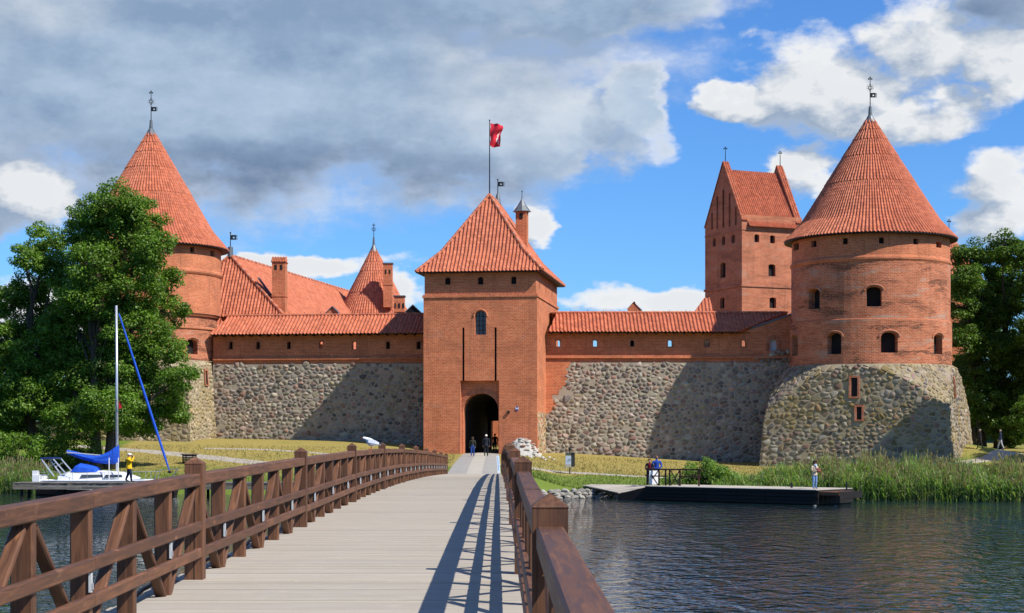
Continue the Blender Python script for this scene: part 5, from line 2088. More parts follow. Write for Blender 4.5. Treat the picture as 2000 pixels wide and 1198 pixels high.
m = MB(); m.box((0, 0, 1.56), (.62, .3, .05), (.03, .04, .04)); m.build('hood', MT['paint'], ib)
ib.location = (X, Y, Zb)
ib.rotation_euler = (0, 0, -.1)

X, Y = gp(370, 906, 110, 150)
cr = empty('slatted_bin')
tag(cr, 'dark slatted wooden bin on the lawn behind the first rail post', 'bin')
for side in range(4):
    a = side * math.pi / 2
    for k in range(4):
        m = MB(); m.box((0, -.42, .12 + k * .17), (.9, .04, .12)); m.c = [(.5, .5, .5)] * len(m.f)
        o = m.build('slat', MT['dark_wood'], cr); o.rotation_euler = (0, 0, a)
    m = MB(); m.box((.40, -.40, .35), (.07, .07, .72), (.5, .5, .5)); o = m.build('corner_post', MT['dark_wood'], cr); o.rotation_euler = (0, 0, a)
m = MB(); m.box((0, 0, .74), (1.1, 1.1, .06), (.5, .5, .5)); m.build('lid', MT['rail_wood'], cr)
cr.location = (X, Y, ground_z(X, Y) - .02)
cr.rotation_euler = (0, 0, .5)
# blue and white board leaning at the bridge end
m = MB(); m.box((0, 0, .55), (.16, .03, 1.1), (.70, .76, .82)); m.box((.0, -.018, .6), (.05, .01, .9), (.25, .45, .65))
o = m.build('leaning_board', MT['paint']); o.location = (BX(LAT_R - .22, 107.8), 107.8, road(107.8)[2] + .02); o.rotation_euler = (-.1, -.08, 0)
tag(o, 'narrow pale blue board standing at the far end of the right railing', 'board')

# ------------------------------------------------------------------ grey mooring dock on the left
dk = empty('mooring_dock')
tag(dk, 'weathered grey timber mooring dock in front of the sailboat', 'dock')
DZ = 1.02
dx0, dx1, dY = px(28, 943, 107).x, px(700, 943, 107).x, 106.6
x = dx0
while x < dx1:
    g = .5 * rng.uniform(.75, 1.2)
    beam('deck_board', (x + .12, dY - .05 + rng.uniform(-.03, .03), DZ - .025), (x + .12, dY + 2.2, DZ - .025), .225, .05, MT['grey_wood'], dk, .006, (g, g, g))
    x += .235
for row in range(2):
    x = dx0
    while x < dx1:
        L_ = min(4.4, dx1 - x)
        g = .5 * rng.uniform(.7, 1.1)
        beam('fascia', (x + .01, dY + .02, DZ - .14 - row * .2), (x + L_ - .01, dY + .02, DZ - .14 - row * .2), .07, .185, MT['grey_wood'], dk, .006, (g, g, g))
        x += L_
x = dx0 + .5
while x < dx1:
    for yy in (dY + .3, dY + 1.9):
        m = MB(); m.tube([(x, yy, -1.2), (x, yy, DZ - .3)], .10, 8, (.4, .4, .4)); m.build('pile', MT['dark_wood'], dk)
    x += 2.3
seat(dk, ((dx0 + dx1) / 2, dY + 1, 0))

# ------------------------------------------------------------------ sailboat
bt = empty('sailboat')
tag(bt, 'white sailboat with bare mast and blue covers moored at the left dock', 'boat')
BY = 111.2
sp = BY / F
bx = lambda x: (x - CX) * sp
bz = lambda y: EYE + (HY - y) * sp
xs0, xs1 = bx(74), bx(342)
LB_ = xs1 - xs0
m = MB()
NS, NR = 22, 12
def hull(t):
    w = 1.42 * min(1, (t / .42 + .75) / 1.75 if t < .42 else 1) * (1 - max(0, (t - .42) / .58) ** 2.1)
    return max(w, .02), 1.00 + .10 * t ** 2 + .05 * (1 - t), -.35 - .12 * math.sin(math.pi * t)
rings = []
for i in range(NS + 1):
    t = i / NS
    w, zt, zb = hull(t)
    ring = []
    for k in range(NR + 1):
        a = math.pi * k / NR
        ring.append((xs0 + LB_ * t + (.35 * (1 - math.sin(a)) * t ** 3), BY + w * math.cos(a) * (1 if True else 1), zt + (zb - zt) * math.sin(a) ** .7))
    rings.append(ring)
for a, b in zip(rings, rings[1:]):
    for k in range(NR):
        m.face([a[k], b[k], b[k + 1], a[k + 1]], mi=1 if (a[k][2] + b[k + 1][2]) / 2 < .62 else 0)
    m.face([a[0], a[NR], b[NR], b[0]])
m.face(rings[0])
m.build('hull', [MT['white'], MT['black']], bt, smooth=False)
m = MB()
for sgn in (-1, 1):
    pts = []
    for i in range(NS + 1):
        w, zt, zb = hull(i / NS)
        pts.append((xs0 + LB_ * i / NS + .3 * (i / NS) ** 3, BY + sgn * (w + .01), zt))
    m.tube(pts, .045, 6)
m.build('rub_rail', MT['white_board'], bt)
m = MB()      # cabin top
ca0, ca1 = bx(120), bx(272)
st_ = [(0, .95, .30), (.12, .98, .52), (.55, .92, .55), (.8, .72, .42), (1, .40, .06)]
cr_ = []
for t, w, h in st_:
    X_ = ca0 + (ca1 - ca0) * t
    zt = 1.10 + .1 * t
    cr_.append([(X_, BY - w, zt - .05), (X_, BY - w * .88, zt + h * .8), (X_, BY - w * .5, zt + h), (X_, BY + w * .5, zt + h), (X_, BY + w * .88, zt + h * .8), (X_, BY + w, zt - .05)])
for a, b in zip(cr_, cr_[1:]):
    for k in range(5):
        m.face([a[k], b[k], b[k + 1], a[k + 1]])
m.face(cr_[0]); m.face(cr_[-1])
cab = m.build('cabin', MT['white'], bt)
for x0w, x1w in ((163, 208), (209.5, 246)):
    m = MB()
    a, b = bx(x0w), bx(x1w)
    m.face([(a, BY - .99, 1.22), (b, BY - .88, 1.26), (b - .1, BY - .86, 1.44), (a + .12, BY - .96, 1.44)])
    m.build('window', MT['pane'], cab)
m = MB(); m.box((bx(78), BY, 1.15), (.45, 2.0, .55)); m.box((bx(76), BY - .7, 1.45), (.35, .5, .5)); m.build('transom_locker', MT['white'], bt)
mast_x = bx(229)
m = MB(); m.tube([(mast_x, BY, 1.5), (mast_x - .06, BY, bz(597))], [.095, .075], 10); m.build('mast', MT['alu'], bt, smooth=True)
m = MB(); m.tube([(mast_x, BY, bz(893)), (bx(131), BY - .1, bz(884))], .055, 8); m.build('boom', MT['alu'], bt)
# stowed mainsail under its cover
m = MB()
prof_ = [(232, 869, 906, .17), (224, 874, 907, .22), (213, 882, 907, .24), (200, 888, 906, .24), (185, 890, 904, .22), (170, 888, 900, .20), (155, 884, 896, .17), (142, 881, 891, .13), (131, 879, 887, .08)]
rg = []
for i, (x, y0, y1, w) in enumerate(prof_):
    zc, hh = (bz(y0) + bz(y1)) / 2, (bz(y0) - bz(y1)) / 2
    rg.append([(bx(x), BY + w * math.cos(2 * math.pi * k / 14) * (1 + .12 * math.sin(3 * k + i)), zc + hh * math.sin(2 * math.pi * k / 14)) for k in range(14)])
for a, b in zip(rg, rg[1:]):
    for k in range(14):
        m.face([a[k], a[(k + 1) % 14], b[(k + 1) % 14], b[k]])
m.face(rg[0]); m.face(rg[-1])
m.build('sail_cover', MT['canvas'], bt, smooth=True)
m = MB()
a, b = Vector((mast_x + .10, BY, bz(612))), Vector((bx(331), BY, bz(921)))
pts = [a.lerp(b, t) for t in (0, .02, .3, .6, .9, .985, 1)]
m.tube(pts, [.02, .05, .07, .085, .08, .04, .02], 9); m.build('furled_jib', MT['canvas'], bt, smooth=True)
m = MB(); m.lathe(pts[-1], [(0, -.12), (.13, -.1), (.13, .02), (0, .04)], 8); m.build('furler_drum', MT['iron'], bt)
m = MB()      # sprayhood
hp = [(143, 922, 922, .75), (150, 909, 922, .8), (158, 905, 922, .85), (176, 908, 922, .85), (190, 912, 922, .8), (196, 921, 922, .7)]
rg = []
for x, y0, y1, w in hp:
    rg.append([(bx(x), BY - w * math.cos(math.pi * k / 8), bz(y1) + (bz(y0) - bz(y1)) * math.sin(math.pi * k / 8) ** .6) for k in range(9)])
for a, b in zip(rg, rg[1:]):
    for k in range(8):
        m.face([a[k], b[k], b[k + 1], a[k + 1]])
m.build('sprayhood', MT['canvas'], bt, smooth=True)
m = MB()      # stern arch
for sgn in (-1, 1):
    yy = BY + sgn * .95
    m.tube([(bx(113), yy, bz(930)), (bx(88), yy * 1 + 0, bz(896))], .05, 7)
    m.tube([(bx(136), yy, bz(925)), (bx(111), yy, bz(896))], .045, 7)
    m.tube([(bx(100), yy, bz(913)), (bx(118), yy, bz(903))], .02, 5)
    m.tube([(bx(88), yy, bz(896)), (bx(111), yy, bz(896))], .04, 6)
m.tube([(bx(88), BY - .95, bz(896)), (bx(88), BY + .95, bz(896))], .045, 7)
m.build('stern_arch', MT['alu'], bt)
m = MB(); m.box((bx(100), BY, bz(895)), (bx(112) - bx(87), 2.0, .09)); m.build('arch_bimini', MT['canvas_dark'], bt)
m = MB()      # stanchions, lifelines, pulpit
for x in (90, 120, 150, 180, 210, 240, 265, 290):
    t = (bx(x) - xs0) / LB_
    w, zt, _ = hull(t)
    for sgn in (-1, 1):
        m.tube([(bx(x), BY + sgn * w * .95, zt), (bx(x), BY + sgn * w * .95, zt + .55)], .014, 5)
for sgn in (-1, 1):
    pts = []
    for x in (84, 120, 150, 180, 210, 240, 265, 290, 315):
        w, zt, _ = hull((bx(x) - xs0) / LB_)
        pts.append((bx(x), BY + sgn * w * .95, zt + .55))
    m.tube(pts, .008, 4)
    w, zt, _ = hull(.93)
    m.tube([(bx(305), BY + sgn * .55, zt), (bx(310), BY + sgn * .5, zt + .62), (bx(350), BY + sgn * .1, zt + .72)], .018, 5)
    m.tube([(bx(335), BY + sgn * .2, zt + .1), (bx(347), BY + sgn * .1, zt + .7)], .016, 5)
m.tube([(bx(350), BY - .12, bz(916)), (bx(350), BY + .12, bz(916))], .016, 5)
m.build('guard_rails', MT['steel'], bt)
m = MB()      # standing rigging
top = Vector((mast_x - .05, BY, bz(604)))
for q in ((mast_x - .1, BY - 1.3, 1.25), (mast_x - .1, BY + 1.3, 1.25)):
    mid_ = Vector((mast_x - .03, BY + (q[1] - BY) * .35, bz(783)))
    m.tube([top, mid_, q], .010, 4)
m.tube([top, (bx(131), BY, bz(884)), (bx(76), BY, 1.4)], .008, 4)
m.tube([(mast_x, BY - .55, bz(783)), (mast_x, BY + .55, bz(783))], .025, 5)
m.build('rigging', MT['iron'], bt)
m = MB(); m.tube([(bx(221.5), BY - 1.2, 1.1), (bx(221.5), BY - 1.2, bz(894))], .03, 6); m.tube([(bx(238), BY - 1.0, 1.1), (bx(238), BY - 1.0, bz(894))], .03, 6); m.build('fender_poles', MT['white_board'], bt)
m = MB(); m.face([(mast_x + .15, BY - .2, bz(784)), (mast_x + .16, BY - .2, bz(799)), (mast_x + .38, BY - .22, bz(797)), (mast_x + .30, BY - .25, bz(787))]); m.build('pennant', MT['red_cloth'], bt)
seat(bt, ((xs0 + xs1) / 2, BY, 0))

# ------------------------------------------------------------------ trees, reeds, bushes
LEAF = np.array([(.098, .185, .018), (.126, .225, .022), (.076, .150, .016), (.160, .262, .030), (.110, .200, .024)])


def leaf_quads(cl, size, flat=.65, cols=LEAF, up=.75, seed=1):
    """cl: (x,y,z,rx,ry,rz,n) clumps -> loose leaf rhombs spread through them"""
    g = np.random.default_rng(seed)
    Q, C = [], []
    for (x, y, z, rx, ry, rz, n) in cl:
        n = int(n)
        d = g.normal(size=(n, 3))
        d /= np.linalg.norm(d, axis=1)[:, None]
        rr = g.uniform(.25, 1, (n, 1)) ** .5
        p = np.array([x, y, z]) + d * rr * np.array([rx, ry, rz])
        nrm = d * np.array([.8, .8, .5]) + g.normal(size=(n, 3)) * .55 + np.array([0, 0, up])
        nrm /= np.linalg.norm(nrm, axis=1)[:, None]
        t = np.cross(nrm, g.normal(size=(n, 3)))
        t /= np.linalg.norm(t, axis=1)[:, None] + 1e-9
        b = np.cross(nrm, t)
        s = size * g.uniform(.6, 1.25, (n, 1))
        w = s * g.uniform(.5, .8, (n, 1))
        q = np.stack([p - t * s * .5, p + b * w * .5 + nrm * s * .06, p + t * s * .5 - nrm * s * .1, p - b * w * .5 + nrm * s * .06], 1)
        Q.append(q)
        k = cols[g.integers(0, len(cols), n)] * g.uniform(.8, 1.2, (n, 1)) * g.uniform(.8, 1.25)
        C.append(k)
    return np.concatenate(Q), np.concatenate(C)


def tree(name, label, base, blobs, seed, trunk=.45, leaf=.20, dens=1.0, cols=LEAF, group=None, stems=1, fork=.35, csize=.85):
    """base on the land; blobs (x,y,z,r): lobes of the crown, each filled with leafy sprays carried by its own limb"""
    r = random.Random(seed)
    root = empty(name)
    tag(root, label, 'tree', group)
    base = Vector(base)
    top = max(b[2] + b[3] for b in blobs)
    H = top - base.z
    m = MB()
    cl = []
    axis = []
    for s in range(stems):
        off = Vector((r.uniform(-.3, .3) + s * 1.1 - (stems - 1) * .5, r.uniform(-.3, .3), 0))
        pts, rad = [], []
        for i in range(9):
            t = i / 8
            pts.append(base + off * (1 + 1.2 * t) + Vector((r.uniform(-.25, .25) * t * 2, r.uniform(-.25, .25) * t * 2, -.3 + H * .82 * t)))
            rad.append(trunk * (1.35 if i == 0 else 1.0) * (1 - .9 * t) + .03)
        m.tube(pts, rad, 9)
        axis.append(pts)
    m.build('trunk', MT['bark'], root, smooth=True)
    lm = MB()
    for (x, y, z, R) in blobs:
        ax = min(axis, key=lambda a: abs(a[4].x - x))
        hz = base.z + max(H * .14, min((z - base.z) * .62, H * .7))
        k = min(range(len(ax)), key=lambda i: abs(ax[i].z - hz))
        a, b = ax[k], Vector((x, y, z))
        mid_ = a.lerp(b, .5) + Vector((r.uniform(-.4, .4), r.uniform(-.4, .4), -.08 * (b - a).length))
        lm.tube([a, a.lerp(mid_, .5), mid_, mid_.lerp(b, .5), b], [.16, .13, .10, .07, .03], 6)
        R *= 1.12
        n = int(7.5 * R * R * dens) + 5
        for i in range(n):
            d = Vector((r.gauss(0, 1), r.gauss(0, 1), r.gauss(0, .8))).normalized()
            q = r.uniform(.45, 1.0) ** .6
            p = b + Vector((d.x * R, d.y * R, d.z * R * .85)) * q
            cs = csize * r.uniform(.6, 1.2)
            cl.append((p.x, p.y, p.z, cs, cs, cs * .6, 215 * cs))
            if r.random() < .5:
                lm.tube([b.lerp(p, .15), b.lerp(p, .6) + Vector((0, 0, -.1)), p], [.045, .03, .012], 4)
    lm.build('limbs', MT['bark'], root)
    Q, C = leaf_quads(cl, leaf, cols=cols, seed=seed)
    quads_obj('crown', Q, C, MT['leaf'], root, kind='stuff')
    return seat(root, base)


def pblobs(lst, d, seed, spread=2.5):
    r = random.Random(seed)
    out = []
    for (x, y, q) in lst:
        dd = d + r.uniform(-spread, spread)
        p = px(x, y, dd)
        out.append((p.x, p.y, p.z, q / F * dd))
    return out


LT = [(225, 400, 48), (190, 420, 45), (275, 425, 40), (160, 455, 30), (235, 470, 62), (300, 480, 38), (185, 510, 45), (310, 545, 36), (255, 555, 60), (175, 580, 50),
      (325, 610, 40), (255, 640, 62), (180, 665, 55), (310, 690, 50), (240, 725, 62), (350, 735, 30), (165, 745, 50), (135, 560, 34), (140, 620, 36), (120, 700, 36), (300, 770, 52), (215, 800, 55), (335, 800, 30), (275, 830, 34), (150, 815, 45)]
b0 = px(205, 902, 128.0)
tree('broadleaf_tree', 'tallest green tree in front of the left tower, behind the sailboat mast', (b0.x, b0.y, ground_z(b0.x, b0.y)), pblobs(LT, 128.5, 3), 41, .42, .21, 1.0, stems=2)
LT2 = [(90, 470, 36), (125, 700, 40), (60, 640, 38), (20, 690, 36), (95, 660, 40), (20, 840, 40), (55, 505, 30), (110, 520, 36), (60, 560, 34), (20, 590, 32), (100, 590, 38), (120, 650, 42), (5, 660, 32), (75, 690, 45), (20, 720, 42), (110, 735, 45), (55, 775, 48), (0, 790, 45), (120, 800, 40), (-30, 600, 40), (-45, 700, 50), (-50, 800, 50), (40, 840, 35)]
b0 = px(70, 897, 131.0)
tree('broadleaf_tree', 'lower leafy tree at the left edge of the photo beside the tall one', (b0.x, b0.y, ground_z(b0.x, b0.y)), pblobs(LT2, 131.5, 5), 43, .36, .21, 1.0)
# dark undergrowth and further trees behind on the left
LT3 = [(20, 800, 50), (80, 790, 50), (140, 800, 45), (0, 740, 45), (60, 730, 45), (-60, 780, 60), (-40, 700, 50)]
b0 = px(30, 880, 146.0)
tree('broadleaf_tree', 'shaded tree further back behind the left bank trees', (b0.x, b0.y, ground_z(b0.x, b0.y)), pblobs(LT3, 147, 6), 44, .3, .24, .8)


def bush(name, label, cl, seed, leaf=.16, cols=LEAF, cat='bush', group=None):
    root = empty(name)
    tag(root, label, cat, group)
    Q, C = leaf_quads(cl, leaf, cols=cols, seed=seed, up=.5)
    quads_obj('foliage', Q, C, MT['leaf'], root, kind='stuff')
    m = MB()
    r = random.Random(seed)
    bx_, by_ = sum(q[0] for q in cl) / len(cl), sum(q[1] for q in cl) / len(cl)
    gz_ = ground_z(bx_, by_)
    for q in cl:
        m.tube([(bx_ + (q[0] - bx_) * .5, by_ + (q[1] - by_) * .5, ground_z(bx_ + (q[0] - bx_) * .5, by_ + (q[1] - by_) * .5) - .1), (q[0], q[1], q[2])], [.05, .015], 5)
    m.build('stems', MT['bark'], root)
    return seat(root, (bx_, by_, gz_))


r = random.Random(8)
for j, (x0, x1, y0, y1, d, lab) in enumerate(((-40, 75, 850, 900, 126, 'dark low shrub above the left reeds at the photo edge'), (75, 185, 848, 902, 128.5, 'dark low shrub under the left trees behind the boat stern'))):
    cl = []
    for i in range(34):
        p = px(r.uniform(x0, x1), r.uniform(y0, y1), d + r.uniform(-1.5, 1.5))
        p.z = max(p.z, ground_z(p.x, p.y) + .2)
        cl.append((p.x, p.y, p.z, .7, .7, .5, 110))
    bush('shrub', lab, cl, 60 + j, .2)

# trees right of the right tower
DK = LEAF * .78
RT = [(1895, 500, 30), (1930, 510, 30), (1960, 480, 28), (1990, 500, 30), (1885, 545, 28), (1920, 560, 38), (1970, 545, 40), (1880, 600, 28), (1925, 620, 42), (1980, 610, 42), (1885, 660, 30), (1935, 690, 45), (1990, 690, 40), (1905, 730, 35), (1960, 750, 45), (1925, 790, 40), (1990, 790, 40), (1950, 830, 30)]
b0 = px(1930, 868, 164)
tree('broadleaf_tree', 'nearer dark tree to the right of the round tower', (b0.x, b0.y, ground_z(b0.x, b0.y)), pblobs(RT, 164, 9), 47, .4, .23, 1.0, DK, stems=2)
RT2 = [(2030, 500, 40), (2060, 560, 50), (2020, 580, 40), (2040, 640, 50), (2080, 690, 60), (2025, 720, 45), (2050, 790, 50), (2010, 810, 35), (2070, 480, 40)]
b0 = px(2040, 868, 160)
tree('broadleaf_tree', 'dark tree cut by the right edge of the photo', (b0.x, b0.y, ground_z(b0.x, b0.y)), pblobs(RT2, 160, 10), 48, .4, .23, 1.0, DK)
RT3 = [(1880, 560, 35), (1900, 640, 40), (1880, 720, 40), (1910, 790, 40), (1940, 600, 40), (1960, 680, 40), (1985, 760, 45), (1940, 830, 45), (1890, 820, 30), (1990, 840, 40)]
b0 = px(1905, 862, 176)
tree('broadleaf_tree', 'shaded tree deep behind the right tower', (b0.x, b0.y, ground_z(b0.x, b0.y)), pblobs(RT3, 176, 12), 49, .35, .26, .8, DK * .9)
# a tree on the bank just outside the frame: its shadow lies on the bastion and the path
ST = []
r = random.Random(15)
for i in range(24):
    a, q, z = r.uniform(0, 6.28), r.uniform(0, 3.2), r.uniform(8, 21.5)
    ST.append((46.0 + q * math.cos(a), 129.8 + q * math.sin(a), z, r.uniform(1.6, 2.1)))
tree('broadleaf_tree', 'bank tree just outside the right edge, only its shadow in the photo', (46.0, 129.8, ground_z(46.0, 129.8)), ST, 50, .4, .30, .6, DK)

ST2 = []
for i in range(18):
    a, q, z = r.uniform(0, 6.28), r.uniform(0, 3.0), r.uniform(9, 19)
    ST2.append((55.0 + q * math.cos(a), 136.5 + q * math.sin(a), z, r.uniform(1.6, 2.1)))
tree('broadleaf_tree', 'further bank tree outside the right edge that shades the path', (55.0, 136.5, ground_z(55.0, 136.5)), ST2, 51, .4, .30, .6, DK)
REEDC = np.array([(.19, .30, .055), (.24, .34, .075), (.16, .27, .07), (.30, .34, .12), (.20, .30, .12)])
PLUME = np.array([(.34, .27, .15), (.40, .33, .20), (.28, .22, .12)])


def reeds(name, label, place, n, hlo, hhi, seed, plume=.4, lean=.18):
    """place(g) -> (x, y, height factor); every stem has long bent blades, many carry a plume"""
    g = random.Random(seed)
    Q, C = [], []
    for i in range(n):
        x, y, hf, pf = place(g)
        z0 = max(ground_z(x, y), -.25)
        h = g.uniform(hlo, hhi) * hf
        lx, ly = g.gauss(.05, lean) * h * .5, g.gauss(0, lean) * h * .5
        c = REEDC[g.randrange(len(REEDC))] * g.uniform(.75, 1.25)
        w = .012
        Q.append([(x - w, y, z0), (x + w, y, z0), (x + lx + w * .5, y + ly, z0 + h), (x + lx - w * .5, y + ly, z0 + h)])
        C.append(c * (1.1, 1.0, .9) if g.random() < .7 else PLUME[0])
        for k in range(g.randint(3, 5)):
            t = g.uniform(.12, .8)
            bx_, by_, bz_ = x + lx * t, y + ly * t, z0 + h * t
            a = g.uniform(0, 6.28)
            L_ = g.uniform(.35, .75)
            dx_, dy_ = math.cos(a) * L_ * .7, math.sin(a) * L_ * .7
            up_ = L_ * g.uniform(.35, .8)
            wx, wy = -math.sin(a) * .022, math.cos(a) * .022
            cc = c * g.uniform(.8, 1.3)
            m1 = (bx_ + dx_ * .5, by_ + dy_ * .5, bz_ + up_)
            Q.append([(bx_ - wx, by_ - wy, bz_), (bx_ + wx, by_ + wy, bz_), (m1[0] + wx, m1[1] + wy, m1[2]), (m1[0] - wx, m1[1] - wy, m1[2])])
            e_ = (bx_ + dx_ * 1.25, by_ + dy_ * 1.25, bz_ + up_ * g.uniform(.5, 1.15))
            Q.append([(m1[0] - wx, m1[1] - wy, m1[2]), (m1[0] + wx, m1[1] + wy, m1[2]), e_, e_])
            C += [cc, cc]
        if g.random() < plume * pf:
            px_, py_, pz_ = x + lx, y + ly, z0 + h
            pc = PLUME[g.randrange(3)] * g.uniform(.8, 1.15)
            for (wx, wy) in ((.045, 0), (0, .045)):
                s = g.uniform(.22, .34)
                Q.append([(px_, py_, pz_ - .05), (px_ + wx + lx * .1, py_ + wy, pz_ + s * .4), (px_ + lx * .2, py_ + ly * .2, pz_ + s), (px_ - wx + lx * .1, py_ - wy, pz_ + s * .4)])
                C.append(pc)
    o = quads_obj(name, np.array(Q, np.float32), np.array(C, np.float32), MT['reed'], None, kind='stuff')
    return tag(o, label, 'reeds')


def place_right(g):
    while True:
        X = g.uniform(13.0, 33.5)
        sh = interp(SHORE, X)
        Y = sh + g.uniform(-2.2, 2.8)
        k = sstep(13, 20.5, X)
        if g.random() < .35 + .65 * k:
            hf = .42 + .58 * k
            if X > 27:
                hf *= .88
            return X, Y, hf * (0.86 + .10 * math.sin(X * 2.3) + .10 * math.sin(X * 5.1 + Y * 2)) * g.uniform(.7, 1.08), k ** 2 * (.5 + .5 * math.sin(X * 1.7))


reeds('reed_bed', 'dense green reed bed with pale plumes along the right bank', place_right, 11000, 1.75, 2.65, 71, .45)


def place_left(g):
    X = g.uniform(-44, -32.6)
    return X, interp(SHORE, X) + g.uniform(-2.4, 2.0), .9 if X < -34 else .75, .7


reeds('reed_bed', 'reeds at the left edge behind the mooring dock', place_left, 2600, 1.5, 2.1, 72, .4)
cl = []
r = random.Random(21)
for i in range(75):
    x = r.gauss(1380, 32)
    p = px(x, 948 - abs(r.gauss(0, 1)) * 24, 110.5 + r.uniform(-1.2, 1.2))
    p.z = max(.5, min(p.z, 2.45 - abs(x - 1372) * .018 + r.uniform(-.3, .1)))
    cl.append((p.x, p.y, p.z, .40, .40, .38, 95))
bush('willow_bush', 'bright green willow bush behind the pier railing', cl, 81, .15, np.array([(.13, .23, .035), (.17, .28, .045), (.11, .19, .03), (.20, .28, .06)]))


def lawn_tufts():
    g = random.Random(5)
    Q, C = [], []
    cols = [((.085, .13, .022), (.14, .19, .04)), ((.26, .20, .07), (.36, .28, .11))]
    for i in range(30000):
        X = g.uniform(-36, 40)
        sh = interp(SHORE, X)
        Y = sh + .5 + (g.random() ** 1.7) * (146 - sh)
        c_, hw, _ = road(min(max(Y, 103), 150))
        if abs(X - c_) < hw + .3:
            continue
        gr = g.random() < (0.95 - sstep(sh + 5, sh + 16, Y) * .8)
        a, b = cols[0 if gr else 1]
        t = g.random()
        c = [a[k] + (b[k] - a[k]) * t for k in range(3)]
        z = ground_z(X, Y)
        for k in range(2):
            h, w = g.uniform(.05, .16), .022
            an = g.uniform(0, 3.14)
            dx_, dy_ = math.cos(an) * w, math.sin(an) * w
            lx, ly = g.uniform(-.06, .06), g.uniform(-.06, .06)
            Q.append([(X - dx_, Y - dy_, z - .01), (X + dx_, Y + dy_, z - .01), (X + lx + dx_ * .2, Y + ly, z + h), (X + lx - dx_ * .2, Y + ly, z + h)])
            C.append(c)
    o = quads_obj('lawn_grass', np.array(Q, np.float32), np.array(C, np.float32), MT['reed'], None, kind='stuff')
    tag(o, 'short dry and green grass tufts of the castle lawn', 'grass')


lawn_tufts()

